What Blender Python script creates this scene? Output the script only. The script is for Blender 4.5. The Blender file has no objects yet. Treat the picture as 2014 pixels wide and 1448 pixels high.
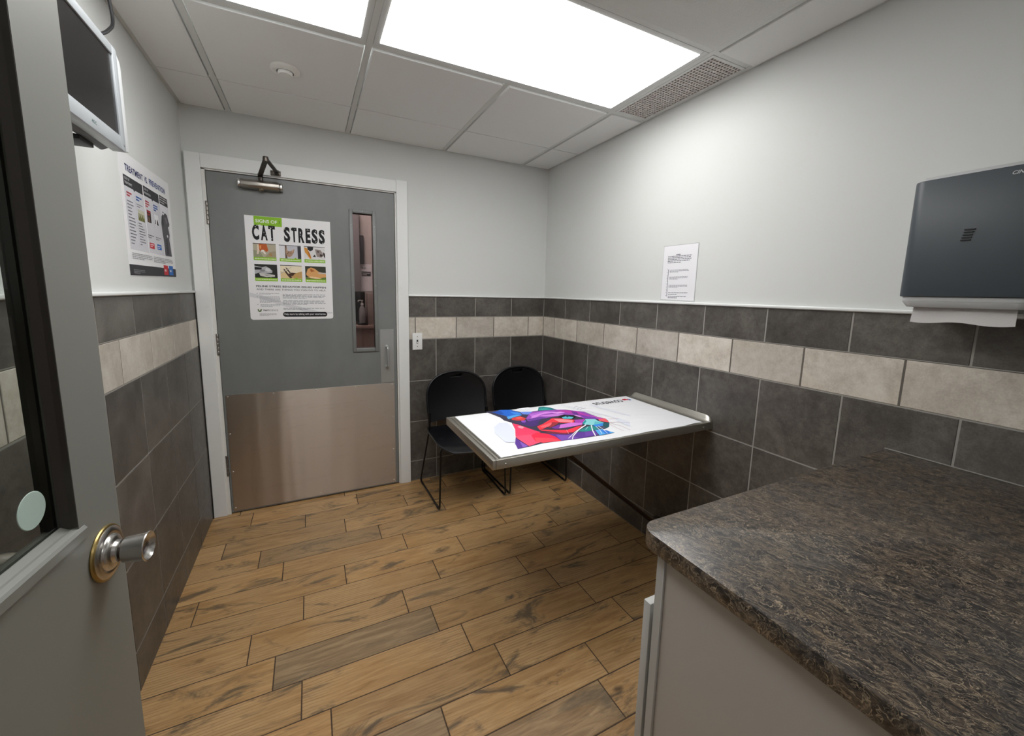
import bpy, bmesh, math, random
from mathutils import Matrix, Vector
random.seed(7)
SC = bpy.context.scene
COL = SC.collection
PI = math.pi

# ------------------------------------------------------------------ camera
IMG_W, IMG_H = 2014.0, 1448.0
F_PX, PX, PY = 793.97, 1005.11, 688.07
cam_d = bpy.data.cameras.new('camera')
cam = bpy.data.objects.new('camera', cam_d)
COL.objects.link(cam)
SC.camera = cam
cam_d.sensor_fit = 'HORIZONTAL'
cam_d.sensor_width = 36.0
cam_d.lens = 36.0 * F_PX / IMG_W
cam_d.shift_x = (IMG_W / 2 - PX) / IMG_W
cam_d.shift_y = -(IMG_H / 2 - PY) / IMG_W
cam_d.clip_start = 0.01
cam_d.clip_end = 50
CR = Vector((0.89630306, -0.44289083, 0.02210278))
CU = Vector((0.04199226, 0.13439065, 0.99003828))
CF = Vector((0.44144929, 0.8864462, -0.13905274))
mw = Matrix.Identity(4)
for i in range(3):
    mw[i][0] = CR[i]; mw[i][1] = CU[i]; mw[i][2] = -CF[i]
mw[0][3], mw[1][3], mw[2][3] = -1.7066, -2.8432, 1.3917
cam.matrix_world = mw

# ------------------------------------------------------------------ world and exposure
world = bpy.data.worlds.new('world'); SC.world = world
world.use_nodes = True
world.node_tree.nodes['Background'].inputs[0].default_value = (0.5, 0.5, 0.52, 1)
world.node_tree.nodes['Background'].inputs[1].default_value = 0.02
SC.view_settings.view_transform = 'Standard'
SC.view_settings.look = 'None'
SC.view_settings.gamma = 1
SC.view_settings.use_curve_mapping = False
SC.view_settings.exposure = 0.28
PANEL_POWER = 6.4       # emission of the ceiling light diffusers
HALL_POWER = 20.0        # the light in the hall beyond the far door
BACK_FILL_POWER = 4.0        # unseen fill light in the passage, raised to brighten the room's near end

# ------------------------------------------------------------------ helpers
def lin(h):
    h = h.lstrip('#')
    out = []
    for i in (0, 2, 4):
        c = int(h[i:i + 2], 16) / 255
        out.append(c / 12.92 if c <= 0.04045 else ((c + 0.055) / 1.055) ** 2.4)
    return tuple(out) + (1,)

MATS = {}
def mat(name, color='808080', rough=0.5, metal=0.0, spec=0.5, **kw):
    if name in MATS: return MATS[name]
    m = bpy.data.materials.new(name); m.use_nodes = True
    b = m.node_tree.nodes['Principled BSDF']
    b.inputs['Base Color'].default_value = lin(color) if isinstance(color, str) else tuple(color) + (1,)
    b.inputs['Roughness'].default_value = rough
    b.inputs['Metallic'].default_value = metal
    b.inputs['Specular IOR Level'].default_value = spec
    for k, v in kw.items(): b.inputs[k].default_value = v
    MATS[name] = m
    return m
def ink(h):
    return mat('ink_' + h, h, 0.55, spec=0.3)

class NT:
    def __init__(s, m):
        s.t = m.node_tree; s.n = s.t.nodes; s.l = s.t.links; s.b = s.n['Principled BSDF']
    def new(s, typ, **kw):
        n = s.n.new(typ)
        for k, v in kw.items():
            if k.startswith('i_'):
                key = k[2:]
                key = int(key) if key.isdigit() else key.replace('_', ' ')
                n.inputs[key].default_value = v
            else: setattr(n, k, v)
        return n
    def link(s, a, b): s.l.new(a, b)
    def ramp(s, src, stops, interp='LINEAR'):
        r = s.n.new('ShaderNodeValToRGB'); r.color_ramp.interpolation = interp
        el = r.color_ramp.elements
        while len(el) < len(stops): el.new(0.5)
        for e, (p, c) in zip(el, stops):
            e.position = p
            e.color = lin(c) if isinstance(c, str) else (c, c, c, 1)
        s.link(src, r.inputs[0]); return r.outputs[0]
    def mix(s, a, b, f, mode='MIX'):
        n = s.n.new('ShaderNodeMix'); n.data_type = 'RGBA'; n.blend_type = mode
        for ix, v in ((0, f), (6, a), (7, b)):
            sock = n.inputs[ix]
            if hasattr(v, 'is_output'): s.link(v, sock)
            elif isinstance(v, str): sock.default_value = lin(v)
            elif ix == 0: sock.default_value = v
            else: sock.default_value = (v, v, v, 1)
        return n.outputs[2]
    def coords(s, scale=(1, 1, 1), offset=None, rot=(0, 0, 0), kind='Object'):
        tc = s.n.new('ShaderNodeTexCoord'); mp = s.n.new('ShaderNodeMapping')
        mp.inputs['Scale'].default_value = scale; mp.inputs['Rotation'].default_value = rot
        src = tc.outputs[kind]
        if offset is not None:
            ad = s.n.new('ShaderNodeVectorMath'); ad.operation = 'ADD'
            s.link(src, ad.inputs[0]); s.link(offset, ad.inputs[1]); src = ad.outputs[0]
        s.link(src, mp.inputs[0]); return mp.outputs[0]
    def noise(s, vec, scale, detail=4, rough=0.5, dist=0.0):
        n = s.n.new('ShaderNodeTexNoise'); n.inputs['Scale'].default_value = scale
        n.inputs['Detail'].default_value = detail; n.inputs['Roughness'].default_value = rough
        n.inputs['Distortion'].default_value = dist
        s.link(vec, n.inputs['Vector']); return n.outputs[0]
    def bump(s, h, strength=0.2, dist=0.001):
        b = s.n.new('ShaderNodeBump'); b.inputs['Strength'].default_value = strength
        b.inputs['Distance'].default_value = dist
        s.link(h, b.inputs['Height']); s.link(b.outputs[0], s.b.inputs['Normal'])
    def math(s, op, a, b=0.0, clamp=False):
        n = s.n.new('ShaderNodeMath'); n.operation = op; n.use_clamp = clamp
        for i, v in enumerate((a, b)):
            if hasattr(v, 'is_output'): s.link(v, n.inputs[i])
            else: n.inputs[i].default_value = v
        return n.outputs[0]

# ---- mesh builders
def new(): return bmesh.new()
def box(bm, x0, x1, y0, y1, z0, z1, mi=0, bev=0.0, seg=2):
    t = bmesh.new()
    bmesh.ops.create_cube(t, size=1)
    for v in t.verts:
        v.co = Vector(((x0 + x1) / 2 + v.co.x * (x1 - x0), (y0 + y1) / 2 + v.co.y * (y1 - y0), (z0 + z1) / 2 + v.co.z * (z1 - z0)))
    if bev > 0:
        bmesh.ops.bevel(t, geom=t.edges[:], offset=min(bev, 0.49 * min(abs(x1 - x0), abs(y1 - y0), abs(z1 - z0))), segments=seg, profile=0.5, affect='EDGES')
    merge(bm, t, mi)
def merge(bm, t, mi=0, mtx=None):
    if mtx is not None: t.transform(mtx)
    t.normal_update()
    for f in t.faces: f.material_index = mi
    me = bpy.data.meshes.new('tmp'); t.to_mesh(me); t.free()
    bm.from_mesh(me); bpy.data.meshes.remove(me)
def prism(bm, pts, axis, a0, a1, mi=0, bev=0.0, seg=2):
    """outline pts (2D) extruded along axis from a0 to a1; 2D axes are the other two in xyz order"""
    t = bmesh.new()
    def P(p, a):
        return {'x': (a, p[0], p[1]), 'y': (p[0], a, p[1]), 'z': (p[0], p[1], a)}[axis]
    lo = [t.verts.new(P(p, a0)) for p in pts]; hi = [t.verts.new(P(p, a1)) for p in pts]
    n = len(pts)
    t.faces.new(lo); t.faces.new(hi)
    for i in range(n): t.faces.new((lo[i], lo[(i + 1) % n], hi[(i + 1) % n], hi[i]))
    bmesh.ops.recalc_face_normals(t, faces=t.faces[:])
    if bev > 0:
        es = [e for e in t.edges if e.calc_face_angle(0) > 0.5]
        bmesh.ops.bevel(t, geom=es, offset=bev, segments=seg, profile=0.5, affect='EDGES')
    merge(bm, t, mi)
def lathe(bm, prof, mtx=None, n=40, mi=0):
    """prof: (radius, height) list revolved about z"""
    t = bmesh.new(); rings = []
    for r, h in prof:
        if r < 1e-6: rings.append([t.verts.new((0, 0, h))])
        else: rings.append([t.verts.new((r * math.cos(2 * PI * i / n), r * math.sin(2 * PI * i / n), h)) for i in range(n)])
    for a, b in zip(rings[:-1], rings[1:]):
        for i in range(n):
            j = (i + 1) % n
            if len(a) == 1 and len(b) == 1: continue
            if len(a) == 1: t.faces.new((a[0], b[i], b[j]))
            elif len(b) == 1: t.faces.new((a[i], b[0], a[j]))
            else: t.faces.new((a[i], b[i], b[j], a[j]))
    bmesh.ops.recalc_face_normals(t, faces=t.faces[:])
    merge(bm, t, mi, mtx)
def smooth_path(pts, rad=0.03, n=6):
    """round the inner corners of a polyline"""
    P = [Vector(p) for p in pts]; out = [P[0]]
    for a, b, c in zip(P[:-2], P[1:-1], P[2:]):
        u = (a - b); v = (c - b); r = min(rad, u.length * 0.49, v.length * 0.49)
        p0 = b + u.normalized() * r; p2 = b + v.normalized() * r
        for i in range(n + 1):
            t = i / n; out.append((1 - t) ** 2 * p0 + 2 * t * (1 - t) * b + t * t * p2)
    out.append(P[-1]); return out
def tube(bm, pts, r, n=10, mi=0, caps=True, flat=1.0):
    t = bmesh.new(); P = [Vector(p) for p in pts]; rings = []
    up = None
    for i, p in enumerate(P):
        d = (P[min(i + 1, len(P) - 1)] - P[max(i - 1, 0)]).normalized()
        if up is None:
            up = Vector((0, 0, 1)) if abs(d.z) < 0.9 else Vector((0, 1, 0))
        s = d.cross(up).normalized(); up = s.cross(d).normalized()
        rings.append([t.verts.new(p + s * (r * math.cos(2 * PI * k / n)) + up * (r * flat * math.sin(2 * PI * k / n))) for k in range(n)])
    for a, b in zip(rings[:-1], rings[1:]):
        for k in range(n): t.faces.new((a[k], a[(k + 1) % n], b[(k + 1) % n], b[k]))
    if caps: t.faces.new(rings[0]); t.faces.new(rings[-1])
    bmesh.ops.recalc_face_normals(t, faces=t.faces[:])
    merge(bm, t, mi)
def dome(bm, c, r, h, normal, n=12, mi=0):
    q = Vector((0, 0, 1)).rotation_difference(Vector(normal)).to_matrix().to_4x4()
    lathe(bm, [(r, 0), (r * 0.9, h * 0.5), (r * 0.55, h * 0.9), (0, h)], Matrix.Translation(c) @ q, n, mi)
def axis_m(c, normal):
    return Matrix.Translation(c) @ Vector((0, 0, 1)).rotation_difference(Vector(normal)).to_matrix().to_4x4()

WM = {}
def obj(name, bm, mats, parent=None, local=False, smooth=True):
    if parent is not None and not local:
        bm.transform(WM[parent.name].inverted())
    me = bpy.data.meshes.new(name)
    bm.to_mesh(me); bm.free()
    for m in (mats if isinstance(mats, (list, tuple)) else [mats]): me.materials.append(m)
    if smooth and len(me.polygons):
        me.polygons.foreach_set('use_smooth', [True] * len(me.polygons))
        me.set_sharp_from_angle(angle=math.radians(38))
    o = bpy.data.objects.new(name, me); COL.objects.link(o)
    if parent is not None:
        o.parent = parent; WM[o.name] = WM[parent.name].copy()
    else: WM[o.name] = Matrix.Identity(4)
    return o
def tag(o, label, cat, group=None, kind=None):
    o['label'] = label; o['category'] = cat
    if group: o['group'] = group
    if kind: o['kind'] = kind
    return o
def thing(name, label, cat, loc=(0, 0, 0), rz=0.0, group=None, kind=None):
    o = bpy.data.objects.new(name, None); COL.objects.link(o)
    o.empty_display_size = 0.05
    o.location = loc; o.rotation_euler = (0, 0, rz)
    WM[o.name] = Matrix.Translation(loc) @ Matrix.Rotation(rz, 4, 'Z')
    return tag(o, label, cat, group, kind)
def struct(name, bm, m, label=None, smooth=False):
    o = obj(name, bm, m, smooth=smooth); o['kind'] = 'structure'
    if label: o['label'] = label; o['category'] = name.split('_')[0]
    return o
def origin_to(o, loc):
    """move a top-level mesh's origin to its own base"""
    loc = Vector(loc); o.data.transform(Matrix.Translation(-loc)); o.location = loc
    WM[o.name] = Matrix.Translation(loc)
    return o
def copy_tree(o, parent=None):
    c = o.copy(); COL.objects.link(c)
    if parent is not None: c.parent = parent
    for ch in list(o.children): copy_tree(ch, c)
    return c

# ---- flat print: polygons and lettering laid on a sheet
class Flat:
    """(u, v) -> world, N away from the sheet"""
    def __init__(s, f, N): s.f = f; s.N = Vector(N)
    def pt(s, u, v, h): return Vector(s.f(u, v)) + s.N * h
def flat_bm(fl, polys, h0=0.0006, dh=0.00006):
    """polys: (hex, pts) painted in order; returns bm and its materials"""
    bm = bmesh.new(); mats = []
    for k, (c, pts) in enumerate(polys):
        m = ink(c)
        if m not in mats: mats.append(m)
        vs = [bm.verts.new(fl.pt(u, v, h0 + dh * k)) for u, v in pts]
        f = bm.faces.new(vs); f.material_index = mats.index(m)
        f.normal_update()
        if f.normal.dot(fl.N) < 0: f.normal_flip()
    return bm, mats
def R(u0, v0, u1, v1): return [(u0, v0), (u1, v0), (u1, v1), (u0, v1)]
def ell(cu, cv, ru, rv, n=20, a=0.0):
    return [(cu + ru * math.cos(t) * math.cos(a) - rv * math.sin(t) * math.sin(a), cv + ru * math.cos(t) * math.sin(a) + rv * math.sin(t) * math.cos(a)) for t in [2 * PI * i / n for i in range(n)]]
def glyphs(s, bold=0.0, shear=0.0):
    cu = bpy.data.curves.new('t', 'FONT'); cu.body = s; cu.offset = bold; cu.resolution_u = 3
    cu.shear = shear; cu.fill_mode = 'FRONT'
    o = bpy.data.objects.new('t', cu); COL.objects.link(o)
    dg = bpy.context.evaluated_depsgraph_get()
    me = o.evaluated_get(dg).to_mesh()
    vs = [(v.co.x, v.co.y) for v in me.vertices]; fs = [tuple(p.vertices) for p in me.polygons]
    o.evaluated_get(dg).to_mesh_clear()
    bpy.data.objects.remove(o); bpy.data.curves.remove(cu)
    return vs, fs
def text_into(bm, fl, s, u0, v0, u1, v1, h=0.001, bold=0.0, rot180=False, shear=0.0, mi=0):
    """fit the lettering exactly into the rectangle u0..u1, v0..v1 (u1<u0 is fine)"""
    vs, fs = glyphs(s, bold, shear)
    xs = [a for a, b in vs]; ys = [b for a, b in vs]
    x0, x1, y0, y1 = min(xs), max(xs), min(ys), max(ys)
    V = []
    for a, b in vs:
        ta = (a - x0) / (x1 - x0); tb = (b - y0) / (y1 - y0)
        if rot180: ta, tb = 1 - ta, 1 - tb
        V.append(bm.verts.new(fl.pt(u0 + ta * (u1 - u0), v0 + tb * (v1 - v0), h)))
    for f in fs:
        try: nf = bm.faces.new([V[i] for i in f])
        except ValueError: continue
        nf.material_index = mi; nf.normal_update()
        if nf.normal.dot(fl.N) < 0: nf.normal_flip()
def greek(u0, v0, u1, v1, lines, color, fill=0.55, seed=1, last=0.6, ragged=0.06):
    """blocks of small print too fine to read: rows of word-length dashes"""
    rnd = random.Random(seed); out = []
    lh = (v1 - v0) / lines
    for i in range(lines):
        v = v1 - lh * (i + 0.5); u = u0; end = u0 + (u1 - u0) * ((last if i == lines - 1 else 1) - rnd.random() * ragged)
        while abs(u - u0) < abs(end - u0) - 1e-6:
            w = (0.006 + rnd.random() * 0.018) * (1 if u1 > u0 else -1) * abs(u1 - u0) / 0.2
            e = u + w
            if abs(e - u0) > abs(end - u0): e = end
            out.append((color, R(u, v - lh * fill / 2, e, v + lh * fill / 2)))
            u = e + (0.0035 if u1 > u0 else -0.0035) * abs(u1 - u0) / 0.2
    return out
ART=[('3b394d', [(-0.9471, -1.0471), (-0.8654, -1.0467), (-0.8163, -1.0637), (-0.7875, -1.1119), (-0.7654, -1.1451), (-0.7257, -1.1298), (-0.6931, -1.1284), (-0.6572, -1.0746), (-0.6289, -1.075), (-0.6054, -1.1033), (-0.5927, -1.1512), (-0.553, -1.1673), (-0.5174, -1.1996), (-0.4847, -1.235), (-0.4797, -1.2799), (-0.4733, -1.3333), (-0.4556, -1.3645), (-0.461, -1.3883), (-0.4834, -1.4292), (-0.5219, -1.4726), (-0.5558, -1.4869), (-0.5788, -1.4884), (-0.5627, -1.5007), (-0.551, -1.5435), (-0.6018, -1.5482), (-0.6421, -1.5466), (-0.7204, -1.5434), (-0.8189, -1.5353), (-0.8996, -1.5288), (-0.9692, -1.5391), (-1.0205, -1.5428), (-1.0048, -1.4886), (-0.969, -1.4237), (-0.928, -1.337), (-0.9019, -1.2498), (-0.9203, -1.2091), (-0.9183, -1.1613), (-0.9329, -1.1019)]), ('2268d0', [(-0.8654, -1.0467), (-0.8163, -1.0637), (-0.7937, -1.1237), (-0.801, -1.1626), (-0.8356, -1.1714), (-0.8942, -1.1971), (-0.8793, -1.1576), (-0.9019, -1.1076), (-0.9002, -1.0661)]), ('55a8ea', [(-0.8854, -1.1617), (-0.823, -1.1467), (-0.8035, -1.1657), (-0.8373, -1.1748), (-0.8925, -1.1978)]), ('1c4fb0', [(-0.9219, -1.0673), (-0.8711, -1.0591), (-0.8771, -1.1178), (-0.9046, -1.1134), (-0.9109, -1.0901)]), ('3f8be6', [(-0.8349, -1.0927), (-0.7937, -1.1237), (-0.7998, -1.1562), (-0.8343, -1.1352)]), ('6d8fe8', [(-0.7888, -1.1143), (-0.702, -1.1438), (-0.6845, -1.1682), (-0.773, -1.1671), (-0.7927, -1.155)]), ('1f7f86', [(-0.6572, -1.0746), (-0.6289, -1.075), (-0.6069, -1.1058), (-0.5946, -1.1505), (-0.6448, -1.1406), (-0.6931, -1.1284)]), ('36a39c', [(-0.668, -1.1011), (-0.6287, -1.1063), (-0.6172, -1.1413), (-0.6478, -1.1379), (-0.6836, -1.1278)]), ('9a4bb8', [(-0.729, -1.1357), (-0.6671, -1.1389), (-0.5908, -1.152), (-0.5174, -1.1996), (-0.4847, -1.235), (-0.4838, -1.2853), (-0.4757, -1.3364), (-0.4561, -1.3709), (-0.4954, -1.3612), (-0.5513, -1.3252), (-0.5643, -1.2662), (-0.6039, -1.2362), (-0.6645, -1.2456), (-0.7335, -1.2503), (-0.8199, -1.253), (-0.8098, -1.2189), (-0.7628, -1.1644)]), ('b66ad2', [(-0.7628, -1.1644), (-0.6923, -1.1506), (-0.6445, -1.1628), (-0.6913, -1.1796), (-0.7723, -1.1974)]), ('d98be6', [(-0.7723, -1.1974), (-0.6665, -1.1611), (-0.6185, -1.1806), (-0.6514, -1.1887), (-0.7085, -1.1935), (-0.788, -1.2408), (-0.8176, -1.2602), (-0.8171, -1.2479), (-0.7701, -1.209)]), ('cf84dd', [(-0.7752, -1.2332), (-0.7151, -1.2046), (-0.651, -1.21), (-0.6002, -1.2307), (-0.6469, -1.2461), (-0.6964, -1.2325), (-0.7299, -1.2147)]), ('e59cec', [(-0.6479, -1.1831), (-0.5963, -1.1896), (-0.5817, -1.21), (-0.6308, -1.2141)]), ('c23cab', [(-0.6111, -1.1616), (-0.551, -1.1786), (-0.5142, -1.2157), (-0.509, -1.268), (-0.4998, -1.3063), (-0.5363, -1.3049), (-0.5529, -1.2501), (-0.5816, -1.2028)]), ('6a3290', [(-0.541, -1.1989), (-0.5223, -1.227), (-0.5426, -1.2751), (-0.5603, -1.254)]), ('7d3fae', [(-0.5344, -1.2506), (-0.5076, -1.3166), (-0.4797, -1.3414), (-0.5095, -1.3554), (-0.5478, -1.3267)]), ('d052b8', [(-0.4934, -1.298), (-0.4757, -1.3364), (-0.4572, -1.3665), (-0.4876, -1.3514)]), ('4a2f75', [(-0.8803, -1.2588), (-0.8254, -1.2631), (-0.747, -1.2512), (-0.7975, -1.323), (-0.843, -1.3389), (-0.8747, -1.2791)]), ('6d3f9c', [(-0.812, -1.2309), (-0.735, -1.2234), (-0.7094, -1.2537), (-0.7535, -1.255), (-0.8187, -1.2659)]), ('3c3a52', [(-0.7466, -1.2578), (-0.7019, -1.2698), (-0.7464, -1.3142), (-0.8057, -1.3371), (-0.7929, -1.301)]), ('d8403f', [(-0.8736, -1.1927), (-0.8216, -1.1772), (-0.8098, -1.2189), (-0.8368, -1.246), (-0.8663, -1.2313), (-0.8824, -1.2146)]), ('f0625a', [(-0.8554, -1.1937), (-0.8215, -1.1852), (-0.8208, -1.2079), (-0.8498, -1.2154)]), ('8a50c0', [(-0.8487, -1.2411), (-0.8239, -1.245), (-0.8436, -1.274), (-0.856, -1.2628)]), ('f03848', [(-0.8209, -1.3424), (-0.7753, -1.3203), (-0.6952, -1.2661), (-0.6567, -1.2819), (-0.6077, -1.3278), (-0.6349, -1.3603), (-0.6855, -1.3455), (-0.7131, -1.3219), (-0.7508, -1.3483), (-0.8111, -1.3803), (-0.8322, -1.3825)]), ('ff6470', [(-0.8063, -1.345), (-0.733, -1.3197), (-0.7271, -1.3307), (-0.7781, -1.3659), (-0.8095, -1.3642)]), ('a0303c', [(-0.7266, -1.3163), (-0.6927, -1.3303), (-0.7309, -1.3565), (-0.774, -1.379), (-0.7809, -1.3704), (-0.7508, -1.3483)]), ('ff8d94', [(-0.6947, -1.2792), (-0.653, -1.2964), (-0.6181, -1.3299), (-0.6417, -1.3575), (-0.693, -1.324)]), ('d678d8', [(-0.708, -1.3601), (-0.6451, -1.3561), (-0.5941, -1.3711), (-0.6145, -1.3989), (-0.6835, -1.4053), (-0.7441, -1.4027)]), ('7a35a0', [(-0.7707, -1.3803), (-0.7113, -1.3588), (-0.7469, -1.4071), (-0.763, -1.4004)]), ('b044b8', [(-0.6077, -1.3278), (-0.5552, -1.3366), (-0.5976, -1.3819), (-0.6315, -1.3678)]), ('15131c', [(-0.6569, -1.2581), (-0.6061, -1.2395), (-0.5701, -1.2679), (-0.5739, -1.2961), (-0.6125, -1.3156), (-0.6474, -1.3013), (-0.6519, -1.2812)]), ('5cc4d6', [(-0.6447, -1.2737), (-0.6126, -1.2628), (-0.5863, -1.291), (-0.6126, -1.3091), (-0.6461, -1.2927)]), ('2a4a60', [(-0.6076, -1.2554), (-0.5939, -1.2609), (-0.6154, -1.2857), (-0.6214, -1.2793)]), ('eea8ea', [(-0.5679, -1.2647), (-0.5576, -1.2634), (-0.5448, -1.2987), (-0.5586, -1.3037)]), ('8fd8dc', [(-0.5517, -1.3381), (-0.5095, -1.3554), (-0.5145, -1.3853), (-0.5019, -1.4154), (-0.5509, -1.4313), (-0.5811, -1.4246), (-0.6045, -1.4031), (-0.601, -1.3805)]), ('62c0cc', [(-0.532, -1.3843), (-0.5019, -1.4154), (-0.5509, -1.4313), (-0.5731, -1.4256)]), ('1d9ba0', [(-0.601, -1.3805), (-0.559, -1.3479), (-0.5699, -1.3687), (-0.6065, -1.3999)]), ('3d8ee8', [(-0.5764, -1.4242), (-0.5034, -1.4172), (-0.5345, -1.4499), (-0.5749, -1.4505)]), ('f2606e', [(-0.4954, -1.3612), (-0.4556, -1.3645), (-0.4783, -1.4214), (-0.4889, -1.4108), (-0.5075, -1.3882)]), ('1f5a66', [(-0.5015, -1.4094), (-0.4866, -1.4303), (-0.5219, -1.4726), (-0.5524, -1.4827), (-0.5378, -1.4485)]), ('5a5470', [(-0.5828, -1.4495), (-0.5414, -1.4529), (-0.5456, -1.4799), (-0.5768, -1.4859)]), ('f5384a', [(-0.8322, -1.3825), (-0.7872, -1.4068), (-0.7235, -1.4334), (-0.6508, -1.4132), (-0.6212, -1.408), (-0.6819, -1.4508), (-0.7154, -1.4692), (-0.7616, -1.4603), (-0.7979, -1.4239), (-0.8304, -1.3996)]), ('27908c', [(-0.6894, -1.4672), (-0.6178, -1.4327), (-0.5845, -1.4291), (-0.5782, -1.4492), (-0.5719, -1.4689), (-0.6079, -1.4818), (-0.6569, -1.4851)]), ('8a2f40', [(-0.8371, -1.4043), (-0.8042, -1.434), (-0.7336, -1.4721), (-0.7091, -1.4718), (-0.7553, -1.4805), (-0.8119, -1.4465)]), ('ff4068', [(-0.9035, -1.2612), (-0.8896, -1.2848), (-0.8556, -1.389), (-0.8436, -1.4153), (-0.8919, -1.4262), (-0.9658, -1.4152), (-0.928, -1.337)]), ('ff5478', [(-0.9658, -1.4152), (-0.8835, -1.4246), (-0.9069, -1.5166), (-0.9672, -1.5356), (-0.9716, -1.4373)]), ('f0284c', [(-0.9011, -1.4324), (-0.8647, -1.4118), (-0.8258, -1.4437), (-0.8153, -1.4886), (-0.8189, -1.5353), (-0.8975, -1.5252), (-0.92, -1.5018)]), ('ff4a5c', [(-0.9011, -1.4622), (-0.8377, -1.4939), (-0.8189, -1.5353), (-0.8975, -1.5252), (-0.9179, -1.5045)]), ('5f3a98', [(-0.8248, -1.4421), (-0.757, -1.4829), (-0.6965, -1.4771), (-0.6144, -1.49), (-0.636, -1.539), (-0.7204, -1.5434), (-0.8189, -1.5353), (-0.8153, -1.4886)]), ('7d50b4', [(-0.8026, -1.4688), (-0.7443, -1.4934), (-0.7355, -1.5371), (-0.818, -1.5338)]), ('6f45a8', [(-0.6651, -1.4849), (-0.6144, -1.49), (-0.633, -1.5351), (-0.6943, -1.5297)]), ('5f3a98', [(-0.976, -1.4354), (-0.9701, -1.5344), (-1.0205, -1.5428), (-1.0048, -1.4886)]), ('8a5cc0', [(-0.9779, -1.4772), (-0.9701, -1.5344), (-0.9964, -1.5387)]), ('ff9db0', [(-0.9019, -1.3087), (-0.8855, -1.3074), (-0.8794, -1.3294), (-0.8971, -1.3444), (-0.9052, -1.3265)]), ('5ab0f0', [(-0.6079, -1.4818), (-0.5755, -1.4843), (-0.551, -1.5435), (-0.6329, -1.5454), (-0.6269, -1.5273)]), ('2f7be0', [(-0.5886, -1.4899), (-0.563, -1.5115), (-0.5701, -1.5407), (-0.5968, -1.5421)]), ('e9ebf2', [(-0.5163, -1.075), (-0.484, -1.1522), (-0.4455, -1.3285), (-0.459, -1.3392), (-0.5009, -1.1763), (-0.5329, -1.0928)]), ('e9ebf2', [(-0.4522, -1.2111), (-0.4104, -1.3152), (-0.3775, -1.4482), (-0.3899, -1.4617), (-0.4257, -1.3339), (-0.4663, -1.2233)]), ('e6e9f3', [(-0.3686, -1.1341), (-0.3277, -1.2766), (-0.3052, -1.3722), (-0.3162, -1.3842), (-0.3494, -1.29), (-0.3841, -1.1477)]), ('e4e8f4', [(-0.4069, -1.3579), (-0.3882, -1.4624), (-0.4319, -1.5101), (-0.4315, -1.4259)]), ('eaecf2', [(-0.7803, -1.0633), (-0.7142, -1.0594), (-0.6757, -1.0903), (-0.7445, -1.1149), (-0.7813, -1.0999)]), ('dfe4f4', [(-1.0005, -1.2733), (-0.9556, -1.2336), (-0.9216, -1.2453), (-0.9268, -1.304), (-0.9357, -1.3447), (-1.0005, -1.4768), (-1.0335, -1.4628), (-1.0298, -1.3476)])]
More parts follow.
